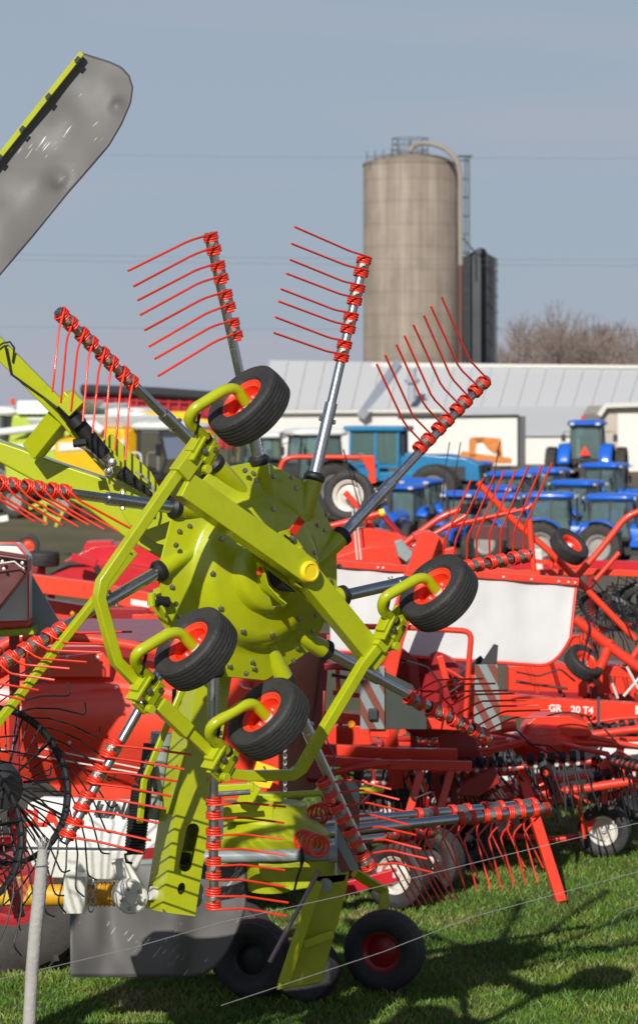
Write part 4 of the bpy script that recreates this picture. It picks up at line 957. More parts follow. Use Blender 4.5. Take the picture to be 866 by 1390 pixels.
# ================================================================ second lime rake, working position
r2 = root_at('rotary_rake', 'lower lime green rake standing on the grass, steel arms reaching right with hanging red tines', 'hay rake', 400, 16.5)
gc = P(366, 1118, 16.0)
b = MB(); b.lathe(gc, (0, 0, 1), [(.0001, -.40), (.13, -.40), (.15, -.2), (.24, -.14), (.36, -.11), (.37, -.05), (.30, .0), (.235, .03), (.23, .05), (.225, .12), (.17, .13), (.0001, .13)], 44); b.build('gearbox', 'lime2', r2)
b = MB(); b.box(gc+V((-.12, -.12, .10)), (.3, .22, .11)); b.box(gc+V((.0, -.05, .17)), (.16, .12, .05)); b.build('gearbox_cover', 'lime', r2, bevel=.012)
b = MB(); b.beam([P(346, 1050+15, 15.7), P(330, 1092, 15.7)], .09, .05, V((1, 0, 0))); b.beam([P(262, 1072, 15.7), P(345, 1068, 15.7)], .05, .06, V((0, 0, 1))); b.build('link_arm', 'lime', r2, bevel=.006)
b = MB(); b.tube([P(262, 1081, 15.5), P(340, 1075, 15.5)], .016, 10); b.tube([P(288, 1070, 15.5), P(292, 1090, 15.5)], .03, 10); b.build('adjusting_rod', 'chrome', r2)
b = MB(); b.tube([P(370, 1080, 15.9), P(519, 1072, 16.3)], .02, 12); b.build('signal_rod', 'lime', r2)
plates(r2, 15.8, [('frame_plate', [(225, 1135), (300, 1128), (345, 1150), (345, 1165), (300, 1175), (225, 1170)], .12, 'lime'),
 ('frame_plate', [(350, 1172), (455, 1168), (475, 1178), (470, 1198), (395, 1210), (355, 1195)], .14, 'lime2'),
 ('leg', [(424, 1188), (474, 1184), (470, 1210), (436, 1335), (375, 1345), (395, 1290)], .14, 'lime2')])
b = MB(); b.beam([P(431, 1196, 15.7), P(385, 1335, 15.7)], .07, .05, V((1, 0, 0))); b.beam([P(412, 1282, 15.72), P(452, 1268, 15.72)], .05, .03, V((0, 0, 1))); b.build('leg_rib', 'lime', r2, bevel=.006)
b = MB(); b.lathe(P(442, 1200, 15.75), (0, -1, 0), [(.035, 0), (.04, .02), (.04, .05), (.02, .055), (.0001, .055)], 20); b.build('pivot_pin', 'greypaint', r2)
b = MB(); b.tube([P(252, 1164, 15.55), P(452, 1160, 15.55)], .037, 18); b.tube([P(446, 1160, 15.55), P(458, 1160, 15.55)], .05, 16); b.build('grey_tube', 'greypaint', r2)
b = MB(); b.tube([P(409, 1150, 15.5), P(412, 1168, 15.5), P(404, 1190, 15.5), P(398, 1215, 15.5)], .007, 8)
b.tube([P(409, 1164, 15.55)+V((0, .05*cos(t), .05*sin(t))) for t in [2*pi*i/14 for i in range(14)]], .008, 6, closed=True); b.build('cable', 'black', r2)
b = MB(); b.tube([P(433, 1182, 15.5), P(366, 1306, 15.5)], .013, 8); b.build('stay_rod', 'copper', r2)
b = MB(); b.prism([P(457, 1059, 15.75), P(488, 1060, 15.75), P(487, 1180, 15.75), P(457, 1186, 15.75)], V((0, .012, 0))); b.build('striped_board', 'chevron', r2)
b = MB(); b.beam([P(456, 1058, 15.74), P(456, 1187, 15.74)], .012, .03, V((1, 0, 0))); b.build('board_edge', 'chrome', r2)
# arms of the lower rotor
def arm2(e0, e1, D0, D1, c0, c1, dx, dy, kn, L):
    A = P(*e0, D0); E = P(*e1, D1)
    def on(px): t = (px-e0[0])/(e1[0]-e0[0]); return A+(E-A)*t
    C0, C1 = on(c0), on(c1)
    sc = (D0+D1)/2/F
    off = V((dx*sc, -.06, -dy*sc))
    tine_arm(r2, A, E, (C0, C1), (C0+off, C1+off), tr=.030, rw=.0062, rc=.040, knee=(kn[0], V((kn[1]*sc, 0, -kn[2]*sc))))
arm2((430, 1132), (746, 1098), 16.0, 16.5, 741, 622, -12, 98, (.35, -26, -3), 0)
arm2((430, 1118), (728, 1091), 16.2, 17.4, 722, 560, 14, 88, (.35, -16, 0), 0)
arm2((420, 1150), (590, 1128), 15.9, 17.0, 584, 520, 38, 92, (.33, -20, -6), 0)
b = MB(); b.lathe(P(408, 1142, 15.75), (P(445, 1160, 15.3)-P(408, 1142, 15.75)), [(.04, -.2), (.045, .12), (.035, .13), (.03, .1), (.0001, .1)], 20); b.build('tine_arm_stub', 'lime2', r2)
for (p0, p1, n_) in ((P(408, 1140, 15.75), P(436, 1150, 15.35), 5), (P(425, 1108, 16.1), P(468, 1092, 16.6), 7)):
    a = (p1-p0).normalized(); x = a.orthogonal().normalized(); y = a.cross(x); b = MB(); N = n_*14
    b.tube([lerp(p0, p1, i/N)+(x*cos(2*pi*i/14)+y*sin(2*pi*i/14))*.06 for i in range(N+1)], .010, 6); b.build('red_coil', 'tine', r2)
b = MB(); 
for i in range(5): b.tube([P(335+i*10, 1168+i*2, 16.2), P(290+i*7, 1195+i, 16.3), P(240+i*5, 1215+i*3, 16.4)], .0065, 5)
b.build('trailing_tines', 'darkred', r2)
for (px, py, D, rr, lab, rim) in ((522, 1297, 17.2, .26, 1, 'darkred'), (345, 1292, 17.0, .25, 0, 'cabgrey'), (322, 1300, 17.6, .25, 0, 'cabgrey'), (418, 1318, 16.9, .2, 0, 'cabgrey')):
    c = P(px, py, D); c.z = max(c.z, rr+.005) if py > 1310 else rr+.005+gz(c.x, D)
    wheel(r2, c, (-.35, -.93, 0), rr, .2, ri=rr*.5, rim=rim, grooves=5, n=40, dish=.2, hub=None)
    if px != 522: continue
    b = MB(); b.beam([c+V((0, .12, 0)), c+V((0, .2, .35)), V((c.x*.6+P(420, 0, D).x*.4, D+.1, .75))], .06, .06, V((0, 1, 0))); b.build('wheel_leg', 'lime2', r2, bevel=.006)

# lower swath curtain of that rake
def curt2(s, t):
    x = lerp(96, 333, s); yb = lerp(1178, 1166, s); yt = 1420
    y = lerp(yb, yt, t)
    if s > .62: y = lerp(yb, 1325-(max(0, (s-.62)/.38)**3.2)*95, t); 
    else: y = lerp(yb, 1325+ (0)*t, t)
    d = 16.0+.07*noise.noise(V((x*.03, y*.012, 9)))+.06*sin(x*.05)
    return P(x, y, d)
b = MB(); b.grid(curt2, 60, 30); cu2 = b.build('swath_curtain', 'greysheet', r2, solid=.008, ang=80)
b = MB(); b.tube([curt2(i/60, 1) for i in range(61)]+[curt2(1, 1-i/20) for i in range(21)], .007, 6); b.build('curtain_hem', 'edge', cu2)
b = MB(); b.beam([P(92, 1176, 16.0), P(336, 1165, 16.0)], .04, .04, V((0, 0, 1))); b.build('curtain_rail', 'greypaint', r2)

# ================================================================ red baler behind the lower left of the rake
D = 19.0
bl = root_at('baler', 'large bright red baler with bulging side panel behind the lower left of the lime rake', 'baler', 170, 20)
def hull(s, t):
    x = lerp(-120, 300, s); top = 893 if s < 0 else lerp(872, 905, s); y = lerp(top+(0 if s > .30 else -0), 1093, t)
    d = D-.28*sin(pi*min(1, t*1.15+.02))**.8 - .06*sin(pi*s)
    yy = y-(935+ (x-150)**2*.0016); d += .014*math.exp(-(yy/4)**2)
    return P(x, y, d)
b = MB(); b.grid(hull, 60, 60); hp = b.build('side_panel', 'redshiny', bl, solid=.03, ang=75)
for dy in (0, 17):
    b = MB(); b.beam([P(lerp(-100, 196, i/12), lerp(982+dy, 1043+dy*.4, i/12)+1, hull(.5, .68).y-.05) for i in range(13)], .008, .006, V((0, 0, 1))); b.build('cream_stripe', 'white', hp)
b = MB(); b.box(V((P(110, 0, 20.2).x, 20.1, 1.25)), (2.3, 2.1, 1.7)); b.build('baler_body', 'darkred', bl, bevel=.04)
b = MB(); b.tube(fillet([P(-60, 930, D-.35), P(20, 862, D-.35), P(120, 866, D-.35), P(205, 881, D-.35), P(262, 905, D-.3)], .15), .036, 14); b.build('guard_rail', 'redshiny', bl)
plates(bl, D-.33, [('front_plate', [(-60, 925), (-5, 885), (18, 865), (36, 867), (20, 898), (0, 915), (-50, 945)], .05, 'red'),
  ('top_hood', [(20, 893), (62, 876), (66, 893), (140, 886), (150, 897), (150, 920), (20, 920)], .08, 'redshiny')])
for x, y in ((92, 891), (133, 892), (158, 933), (95, 1008)): b = MB(); b.lathe(P(x, y, D-.40), (0, -1, 0), [(.012, 0), (.012, .008), (.0001, .012)], 10); b.build('panel_bolt', 'silver', bl)
plates(bl, D-.2, [('tailgate', [(303, 905), (379, 900), (379, 1120), (300, 1120)], .9, 'red'),
  ('tailgate_strip', [(339, 925), (344, 925), (342, 1110), (336, 1110)], .02, 'darkred', -.02)])
b = MB(); b.prism([P(380, 866, 19.1), P(443, 866, 20.6), P(441, 1062, 20.6), P(380, 1110, 19.1)], V((-.05, .02, 0))); b.build('side_wall', 'mud', bl, bevel=.01)
b = MB(); b.beam([P(440, 862, 20.55), P(432, 960, 20.3), P(425, 1060, 20.0)], .10, .08, V((1, 0, 0))); b.beam([P(402, 864, 19.6), P(446, 864, 20.7)], .07, .05, V((0, 0, 1))); b.build('corner_frame', 'darkred', bl, bevel=.01)
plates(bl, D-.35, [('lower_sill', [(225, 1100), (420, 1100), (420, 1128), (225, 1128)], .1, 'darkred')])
st = MB(); st.prism([P(349, 1033, D-.5), P(379, 1044, D-.5), P(366, 1070, D-.5), P(338, 1066, D-.5)], V((0, .004, 0))); stk = st.build('warning_sticker', 'yellow', bl)
b = MB(); b.beam([P(358, 1040, D-.51), P(362, 1048, D-.51), P(357, 1046, D-.51), P(361, 1056, D-.51)], .012, .002, V((1, 0, 0))); b.beam([P(346, 1058, D-.51), P(362, 1060, D-.51)], .014, .002, V((0, 0, 1))); b.build('warning_symbol', 'black', stk)
b = MB()
for i in range(16):
    c = P(386+(i % 2), 1012+i*4.6, 18.4); b.tube([c+V((.010*cos(t) if i % 2 else 0, 0 if i % 2 else .01*cos(t), .018*sin(t))) for t in [2*pi*j/10 for j in range(10)]], .0045, 5, closed=True)
b.build('chain', 'clamp', bl)
b = MB(); b.tube([P(325, 925, 18.7), P(331, 933, 18.65), P(342, 936, 18.6)], .008, 6); b.build('grab_hook', 'chrome', bl)
bw = P(22, 1352, 17.9); bw.z = .62
wheel(bl, bw, (-.15, -.98, 0), .62, .45, ri=.30, rim='darkred', grooves=0, lugs=20, n=48, dish=.15, hub=None, rub='rubber_dusty')
bw2 = G(180, 20.5, .6); wheel(bl, bw2, (-.15, -.98, 0), .6, .45, ri=.30, rim='darkred', grooves=0, lugs=20, n=36, dish=.15, hub=None, rub='rubber_dusty')
b = MB(); b.beam([P(-40, 1150, 18.4), P(60, 1180, 18.4), P(70, 1300, 18.6)], .1, .15, V((0, 1, 0))); b.build('axle_frame', 'darkred', bl)

# ================================================================ dark finger-wheel rake at the left edge, very near
fw = root_at('finger_wheel_rake', 'dark wheel rake with hooked black wire tines at the lower left edge', 'hay rake', -10, 12.3)
SW = -1
def finger_wheel(c, ax, R, n=40, ph=0):
    c = V(c); ax = V(ax).normalized(); x = V((0, 0, 1)); x = (x-ax*x.dot(ax)).normalized(); y = ax.cross(x)
    pt = lambda a, r, k=0: c+(x*cos(a)+y*sin(a))*r+ax*k
    b = MB(); b.lathe(c, ax, [(R*.61, -.008), (R*.615, .016), (R*.635, .022), (R*.655, .018), (R*.65, -.008), (R*.61, -.008)], 48, x, caps=False); rg = b.build('finger_wheel', 'black', fw)
    b = MB(); b.lathe(c, ax, [(R*.19, -.01), (R*.20, .01), (R*.12, .035), (R*.07, .05), (.0001, .05)], 28, x); b.build('hub_disc', 'greydisc', rg)
    for i in range(12): a = 2*pi*i/12; b = MB(); b.tube([pt(a, R*.2, .02), pt(a, R*.62, .01)], .007, 5); b.build('spoke', 'black', rg)
    for i in range(n):
        a = ph+2*pi*i/n; j = random.uniform(-.02, .02); b = MB()
        b.tube([pt(a-.1, R*.28, .02), pt(a, R*.62, .035), pt(a+SW*.22, R*.72, .035), pt(a+SW*.45+j, R*.86, .03), pt(a+SW*.60+j, R*.97, .02), pt(a+SW*.655+j, R*1.02, .018), pt(a+SW*.67+j, R*1.05, .015), pt(a+SW*.665+j, R*1.08, .01), pt(a+SW*.62+j, R*1.16, -.02)], .0042, 6)
        b.build('tine', 'black', rg)
M['greydisc'] = mat('worn_grey_disc', (.07, .075, .085), .45, .5, 0, (.10, .05, .02), 10, .7)
finger_wheel(P(2, 1066, 12.4), (.62, -.72, .30), .58, 32)
finger_wheel(P(-62, 1128, 12.0), (.62, -.72, .30), .56, 32, .05)
bars(fw, 12.6, [('axle_tube', [(-90, 1160), (-20, 1100), (6, 1066)], 14, 'darkred', .1), ('frame_tube', [(-80, 1190), (10, 1170), (28, 1245)], 16, 'darkred', .3), ('frame_tube', [(-30, 1010), (18, 1085), (28, 1180)], 12, 'crimson', .3), ('crank_arm', [(-30, 1045), (40, 1060)], 9, 'crimson', .35), ('leg', [(-60, 1150), (-62, 1760)], 16, 'darkred', .2)])

# ================================================================ fence post and wires, nearest of all
fp = root_at('fence_post', 'frayed white fence post standing at the lower left in front of the rakes', 'post', 45, 11.2)
b = MB(); pts = [P(59, 1152, 11.2), P(57, 1180, 11.2), P(54, 1215, 11.2), P(49, 1260, 11.2), P(44, 1320, 11.2)]; e = G(20, 11.2); pts += [lerp(pts[-1], V((e.x, e.y, 0)), .5), V((e.x, e.y, -.1))]
b.tube(pts, [.020, .027, .029, .0285, .028, .028, .028], 12); b.build('post', 'rope', fp)
b = MB(); rnd = random.Random(5)
for i in range(26): a = rnd.uniform(0, 2*pi); p0 = pts[0]+V((.012*cos(a), .012*sin(a), -.01)); b.tube([p0, p0+V((.02*cos(a), .02*sin(a), .03+.03*rnd.random()))], .0018, 4)
b.build('frayed_end', 'rope', fp)
b = MB(); b.tube([P(46, 1180, 11.17)+V((.033*cos(t)+.03, .033*sin(t)+.03, .003*t)) for t in [i*.5 for i in range(20)]], .002, 5); b.build('wire_tie', 'wire', fp)
for i, (pp, lab) in enumerate(((((-80, 1348), (180, 1287), (300, 1252), (460, 1217), (640, 1172), (866, 1117), (1050, 1072)), 'upper thin fence wire slanting across the lower part, in front of the hanging red tines'),
  (((300, 1365), (520, 1292), (640, 1245), (760, 1212), (866, 1183), (1050, 1135)), 'lower thin fence wire crossing over the sunlit grass'),
  (((745, 1310), (765, 1300), (782, 1283), (820, 1276), (832, 1248), (845, 1236), (950, 1200)), 'kinked loose fence wire at the lower right over the grass'))):
    b = MB(); b.tube([P(x, y, 11.2 if i < 2 else 17) for x, y in pp], .0016 if i < 2 else .002, 5); tag(b.build('fence_wire', 'wire'), lab, 'wire', 'fence wires')

# ================================================================ white-curtained swather with red frame (centre right)
D = 20.0
sw = root_at('swather', 'swather with big white plastic curtain on a red rail, right of the lime rotor', 'swather', 620, D)
def wc(s, t):
    x = lerp(448, 782-8*t, s); y0 = lerp(766, 791, s); yb = lerp(884, 906, s)
    if s > .86: yb -= ((s-.86)/.14)**2.4*40
    y = lerp(y0, yb, t); return P(x, y, D+.02*noise.noise(V((x*.03, y*.02, 1)))+.012*sin(x*.045)*t-.12*t)
b = MB(); b.grid(wc, 60, 24); wcu = b.build('white_curtain', 'whitepvc', sw, solid=.006, ang=80)
b = MB(); b.tube([wc(1, i/20) for i in range(21)]+[wc(1-i/60, 1) for i in range(61)], .012, 6); b.build('red_hem', 'red', wcu)
b = MB(); b.beam([P(446, 764, D-.02), P(785, 790, D-.02)], .055, .05, V((0, 0, 1))); b.build('curtain_rail', 'red', sw, bevel=.006)
b = MB(); b.beam([P(446, 760, D+.02), P(785, 786, D+.02)], .012, .12, V((0, 0, 1))); b.build('rail_strip', 'darkred', sw)
for x in (513, 520, 683, 721, 758, 771, 780): b = MB(); b.lathe(P(x, 769+(x-500)*.078, D-.05), (0, -1, 0), [(.009, 0), (.009, .008), (.0001, .01)], 8); b.build('rivet', 'silver', sw)
bars(sw, 19.3, [('mast_post', [(584, 724), (556, 800), (534, 868), (522, 925), (515, 1000)], 27), ('guard_rail', [(470, 850), (560, 852), (640, 857), (636, 900), (631, 985)], 8), ('strut', [(560, 742), (632, 700)], 8, 'red', 1), ('strut', [(600, 716), (716, 690), (722, 684)], 5.5, 'red', 2), ('strut', [(480, 880), (500, 860), (520, 905)], 6, 'red')])
plates(sw, 19.4, [('post_head', [(560, 724), (583, 720), (607, 735), (602, 752), (590, 752), (575, 740), (562, 733)], .18), ('head_tube', [(588, 748), (618, 742), (620, 752), (590, 762)], .1),
  ('drum_cover', [(520, 893), (560, 888), (620, 895), (655, 905), (655, 960), (600, 985), (530, 990)], .5, 'red', .7)])
b = MB(); dc = P(580, 942, 19.9)
b.lathe(dc, (-.5, -.85, .1), [(.32, -.25), (.33, 0), (.30, .03), (.16, .04), (.15, .09), (.0001, .09)], 36); b.build('drum', 'darkred', sw)
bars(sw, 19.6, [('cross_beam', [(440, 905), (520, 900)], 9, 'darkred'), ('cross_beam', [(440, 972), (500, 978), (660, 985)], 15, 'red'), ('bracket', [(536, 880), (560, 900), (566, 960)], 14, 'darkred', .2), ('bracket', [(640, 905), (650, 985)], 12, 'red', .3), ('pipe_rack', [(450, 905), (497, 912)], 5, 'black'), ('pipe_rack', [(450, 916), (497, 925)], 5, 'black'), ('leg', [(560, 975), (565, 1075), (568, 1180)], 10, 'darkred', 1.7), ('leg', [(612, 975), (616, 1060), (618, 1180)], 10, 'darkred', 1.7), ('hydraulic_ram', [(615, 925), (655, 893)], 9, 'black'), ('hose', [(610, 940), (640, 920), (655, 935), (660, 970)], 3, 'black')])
b = MB(); b.lathe(P(477, 983, 19.4), (0, -1, 0), [(.028, 0), (.028, .015), (.02, .022), (.0001, .022)], 20); b.build('amber_reflector', 'amber', sw)
M['darkplate'] = mat('dark_green_plate', (.035, .045, .035), .5)
plates(sw, 19.2, [('striped_board', [(489, 904), (522, 904), (522, 990), (489, 990)], .012, 'chevron'), ('dark_plate', [(523, 912), (560, 930), (579, 975), (579, 990), (523, 990)], .01, 'darkplate', .03), ('striped_board', [(644, 902), (675, 902), (680, 990), (643, 1000)], .012, 'chevron', .1), ('blade', [(652, 901), (670, 874), (676, 876), (674, 901)], .01, 'cabgrey', .1), ('lamp_unit', [(500, 962), (513, 962), (513, 978), (500, 978)], .04, 'cabgrey', -.04)])

# ================================================================ red rotor rakes on the grass
def red_rake(label, px, D, bits, wheels, rotor, panels=()):
    t = root_at('rotary_rake', label, 'hay rake', px, D, None)
    for (rx, ry, rD, R, n, ph) in rotor: rotor_unit(t, P(rx, ry, rD), R, n, ph)
    for (wx, wD, r, rim, ax) in wheels:
        c = G(wx, wD, r+.004+gz((wx-CX)/F*wD, wD)); wheel(t, c, ax, r, r*.75, ri=r*.55, rim=rim, grooves=4, n=36, dish=.25, hub='silver')
        b = MB(); b.beam([c+V((0, .1, 0)), c+V((.05, .14, r*1.2)), c+V((.18, .2, .75))], .06, .06, V((0, 1, 0))); b.build('wheel_leg', 'red', t, bevel=.006)
    bars(t, D, bits); plates(t, D, panels)
    return t
rr1 = red_rake('red rotor rake on the grass at the right, long lettered beam over its dome', 740, 22.6,
 [('main_beam', [(640, 952), (760, 962), (930, 972)], 31, 'red', 1.5), ('swing_arm', [(570, 1030), (600, 1038), (622, 1049), (700, 1045)], 13, 'red', -1.4), ('tube', [(430, 1010), (560, 1020), (640, 1030)], 12, 'red', -1.2),
  ('swing_arm', [(600, 1110), (660, 1090), (760, 1066)], 40, 'red', -.6), ('tube', [(665, 1085), (780, 1072), (930, 1050)], 12, 'red', -.9), ('tube', [(740, 1062), (800, 1052)], 8, 'red', -.7), ('stand_leg', [(704, 1040), (716, 1080), (762, 1226)], 13, 'red', [-1.6, -1.8, -2.4]),
  ('wheel_strut', [(845, 1040), (822, 1080), (790, 1130)], 13, 'red', -.3), ('tube', [(650, 1130), (740, 1140), (800, 1136)], 9, 'red', -.2), ('tube', [(860, 1030), (833, 1085)], 14, 'darkred', 1), ('tube', [(560, 985), (640, 992), (700, 985)], 16, 'red', -.2), ('tube', [(780, 1000), (860, 990), (930, 985)], 11, 'red', .2), ('rod', [(770, 985), (840, 975), (900, 972)], 5, 'red', .6)],
 [(820, 22.3, .225, 'silver', (-.3, -.95, 0)), (866, 24.2, .23, 'silver', (-.3, -.95, 0)), (772, 25.0, .225, 'silver', (-.5, -.85, 0)), (690, 22.9, .20, 'silver', (-.3, -.95, 0))],
 [(735, 1005, 22.5, 1.42, 10, .25)],
 [('white_curtain', [(560, 985), (930, 1002), (930, 1066), (700, 1078), (560, 1060)], .01, 'whitepvc', 2.4), ('gear_cover', [(712, 985), (726, 973), (772, 971), (795, 980), (806, 1000), (706, 1000)], .3, 'red', -.2), ('pale_panel', [(575, 1014), (700, 1003), (700, 1013), (575, 1030)], .02, 'white', .7), ('pale_panel', [(800, 1012), (890, 998), (890, 1032), (826, 1040)], .02, 'white', .7), ('pale_panel', [(600, 1052), (700, 1054), (700, 1082), (615, 1082)], .02, 'white', 1.0), ('pale_panel', [(722, 1050), (840, 1042), (840, 1064), (722, 1078)], .02, 'white', 1.0), ('bracket_plate', [(810, 1040), (840, 1018), (860, 1030), (850, 1060), (830, 1068)], .08, 'red', -.6), ('white_marking', [(862, 958), (880, 959), (880, 971), (862, 970)], .01, 'white', 1.36)])
xd = V((1, 0, -.055))
text('GR', 'model_lettering', 'white', rr1, P(744, 965, 23.85), xd, (0, 0, 1), .085, 0, .001, .003)
text('20 T4', 'model_lettering', 'white', rr1, P(774, 967, 23.85), xd, (0, 0, 1), .085, 0, .001, .003)
b = MB(); b.tube([P(742+54*t, 972-5*sin(pi*t), 22.2) for t in [i/10 for i in range(11)]]+[P(806, 985, 22.2)], .007, 6); b.build('hose', 'black', rr1)

rr2 = red_rake('red rake with low crossbeams right of the lime rotor, below the striped boards', 520, 20.6,
 [('main_beam', [(430, 1016), (520, 1022), (620, 1024)], 15, 'red'), ('main_beam', [(430, 1032), (520, 1038), (640, 1040)], 13, 'red', -.3), ('tube', [(450, 1050), (480, 1042), (530, 1036)], 9, 'red', -.4), ('strut', [(462, 1045), (478, 1066), (492, 1072)], 8, 'red', -.3), ('upright', [(528, 985), (538, 1070)], 20, 'red', .4), ('upright', [(512, 960), (520, 1000)], 12, 'darkred', .4), ('upright', [(547, 1036), (556, 1072)], 8, 'red', .2), ('upright', [(568, 1040), (578, 1080)], 7, 'red', .2), ('upright', [(586, 1040), (600, 1100)], 11, 'darkred', .5), ('rod', [(560, 1040), (574, 1075)], 3, 'silver', .1), ('axle', [(468, 1205), (540, 1186)], 17, 'crimson', -.6), ('axle', [(430, 1175), (470, 1190)], 12, 'red', -.4), ('strut', [(440, 1100), (470, 1080), (500, 1088)], 11, 'red', .2), ('hose', [(470, 1050), (500, 1058), (505, 1075), (490, 1090)], 3, 'black', -.5), ('hose', [(560, 1045), (548, 1060), (560, 1085), (585, 1075)], 3, 'black', -.5), ('hose', [(442, 1000), (455, 1030), (448, 1060)], 2, 'blue', -.5)],
 [(522, 23.0, .25, 'silver', (-.45, -.9, 0)), (590, 23.6, .27, 'darkred', (-.45, -.9, 0)), (540, 20.0, .26, 'silver', (-.5, -.85, 0)), (586, 20.6, .26, 'cabgrey', (-.5, -.85, 0)), (640, 21.8, .24, 'cabgrey', (-.7, -.7, 0))],
 [(470, 1010, 22.4, 1.3, 10, .1)],
 [('side_plate', [(590, 985), (640, 982), (655, 1030), (600, 1030)], .1, 'darkred', .6), ('side_plate', [(440, 985), (500, 985), (505, 1012), (440, 1012)], .1, 'red', .5), ('grey_casing', [(630, 1062), (672, 1040), (680, 1062), (650, 1082), (620, 1080)], .2, 'darkred', .2)])
rr3 = red_rake('red rake farther back at the right edge with black tine coils', 880, 25.5,
 [('main_beam', [(660, 1000), (800, 1010), (950, 1005)], 12, 'red'), ('tube', [(800, 1040), (900, 1025)], 9, 'red', -.5), ('strut', [(810, 965), (900, 1000)], 8, 'red')],
 [(905, 25.5, .24, 'silver', (-.3, -.95, 0)), (745, 26.5, .24, 'silver', (-.3, -.95, 0))],
 [(872, 1000, 24.6, 1.35, 10, .5)], [])

def rail_tines(root, p0, p1, D, n, lx=.10, L=.40):
    A = P(*p0, D); B = P(*p1, D-.1); d = (B-A).normalized(); b = MB(); b.tube([A-d*.1, B+d*.06], .026, 12); arm = b.build('tine_arm', 'red', root)
    s = V((.35, -.9, 0)); s = (s-d*s.dot(d)).normalized(); z = d.cross(s)
    if z.z < 0: z = -z
    for i in range(n):
        c = lerp(A, B, (i+.5)/n); b = MB()
        for g in (-.035, .035):
            q = c+d*g+z*.05; N = 18
            b.tube([q+d*(.03*j/N-.015)+(z*cos(-j/N*6*pi)+s*sin(-j/N*6*pi))*.040 for j in range(N+1)]+[q+s*.05-z*.1+V((lx*.3, 0, 0)), q+s*.1+V((lx+.05*(i % 3), 0, -L))], .0085, 6)
        b.build('double_tine', 'black', arm, ang=60)
        b = MB(); b.lathe(c+s*.03, s, [(.02, 0), (.018, .02), (.0001, .025)], 8); b.build('tine_bolt', 'silver', arm)
bars(rr1, 22, [('tube', [(600, 1012), (660, 1018), (720, 1004)], 6, 'red', -.6), ('rod', [(640, 990), (700, 1000), (760, 1030)], 4, 'darkred', -.5), ('rod', [(690, 1090), (740, 1062), (800, 1090)], 4, 'red', -.4), ('tube', [(800, 1000), (866, 1014), (930, 1022)], 7, 'red', -.2), ('tube', [(820, 1085), (866, 1070), (930, 1062)], 8, 'red', .3), ('strut', [(770, 1060), (788, 1100), (792, 1138)], 6, 'red', .1), ('strut', [(724, 1064), (700, 1100), (690, 1140)], 6, 'red', .3), ('rod', [(812, 946), (812, 985)], 4, 'silver', -.2), ('hose', [(700, 990), (720, 1010), (745, 1012), (770, 1030)], 2.4, 'black', -.7), ('hose', [(820, 990), (840, 1012), (866, 1016), (890, 1000)], 2.4, 'black', -.7)])
bars(sw, 19.4, [('rod', [(530, 900), (545, 945), (540, 985)], 4, 'silver', .2), ('hose', [(545, 895), (580, 905), (600, 930), (592, 975)], 2.6, 'black'), ('bracket', [(596, 890), (606, 925)], 9, 'red', .1), ('rod', [(600, 905), (652, 935)], 4, 'red', .1), ('cross_beam', [(452, 940), (488, 944)], 7, 'crimson', .3), ('upright', [(458, 905), (462, 985)], 6, 'red', .3)])
rail_tines(rr1, (604, 1047), (704, 1042), 21.0, 8, .25, .38)
rail_tines(rr1, (706, 1040), (792, 1034), 21.5, 6, .05, .42)
rail_tines(rr1, (800, 1066), (880, 1044), 22.0, 6, -.03, .22)
rail_tines(rr3, (655, 1012), (712, 1010), 23.4, 5, .02, .3)
rail_tines(rr3, (800, 1004), (870, 984), 23.6, 6, .15, .3)
rail_tines(rr2, (470, 1062), (560, 1062), 21.4, 6, .05, .42)
# raised tedder with white-hubbed wheel, behind the rotor at centre
td = root_at('tedder', 'red tedder with a white-hubbed black wheel held up, between the steel tine arms', 'tedder', 480, 26)
wheel(td, P(474, 673, 26), (-.25, -.96, .05), .25, .14, ri=.155, rim='silver', grooves=4, n=44, dish=.75, hub=None)
bars(td, 26, [('guard_rail', [(376, 652), (384, 624), (400, 620), (488, 621)], 7, 'redrim', 1), ('hub_arm', [(468, 668), (486, 688), (498, 700)], 8, 'red', -.15), ('tube', [(440, 716), (470, 709), (519, 696)], 9, 'red', -.3), ('strut', [(498, 706), (512, 738)], 11, 'red', -.1), ('strut', [(520, 700), (548, 732)], 9, 'darkred', .2), ('rod', [(478, 690), (485, 760)], 2.5, 'silver', -.4), ('rod', [(483, 690), (490, 760)], 2.5, 'silver', -.4), ('hose', [(466, 610), (476, 645), (486, 680), (492, 700)], 2, 'black', -.4), ('strut', [(540, 744), (600, 700), (630, 690)], 9, 'red', -.2), ('strut', [(600, 717), (660, 704), (700, 692)], 7, 'red', -.2), ('tine_mount', [(625, 690), (650, 692)], 14, 'black', -.2), ('tube', [(530, 762), (555, 754)], 10, 'red', -.3), ('leg', [(500, 740), (505, 1080)], 10, 'darkred', .4)])
b = MB(); b.tube([P(515, 697, 25.7), P(522, 695, 25.7)], .04, 12); b.build('yellow_end', 'yellow', td)
plates(td, 25.8, [('plate', [(487, 618), (508, 618), (511, 656), (500, 658), (500, 640)], .05, 'redrim', 1.2), ('cover', [(440, 738), (462, 720), (500, 716), (540, 724), (562, 738), (540, 752), (500, 756), (440, 762)], .4, 'red'), ('cover', [(440, 760), (500, 742), (545, 738), (568, 748), (550, 766), (440, 775)], .3, 'red', -.2), ('joint', [(535, 735), (545, 732), (562, 752), (552, 764), (540, 755)], .15, 'greypaint', -.35)])
for x in (640, 648, 655): b = MB(); b.ball(P(x, 684, 25.6), .05, 8); b.build('knuckle', 'black', td)
for x0 in (600, 615, 668): b = MB(); b.tube([P(x0, 690, 25.5), P(x0+3, 640, 25.5), P(x0+10, 600, 25.5)], .006, 5); b.build('tine', 'black', td)

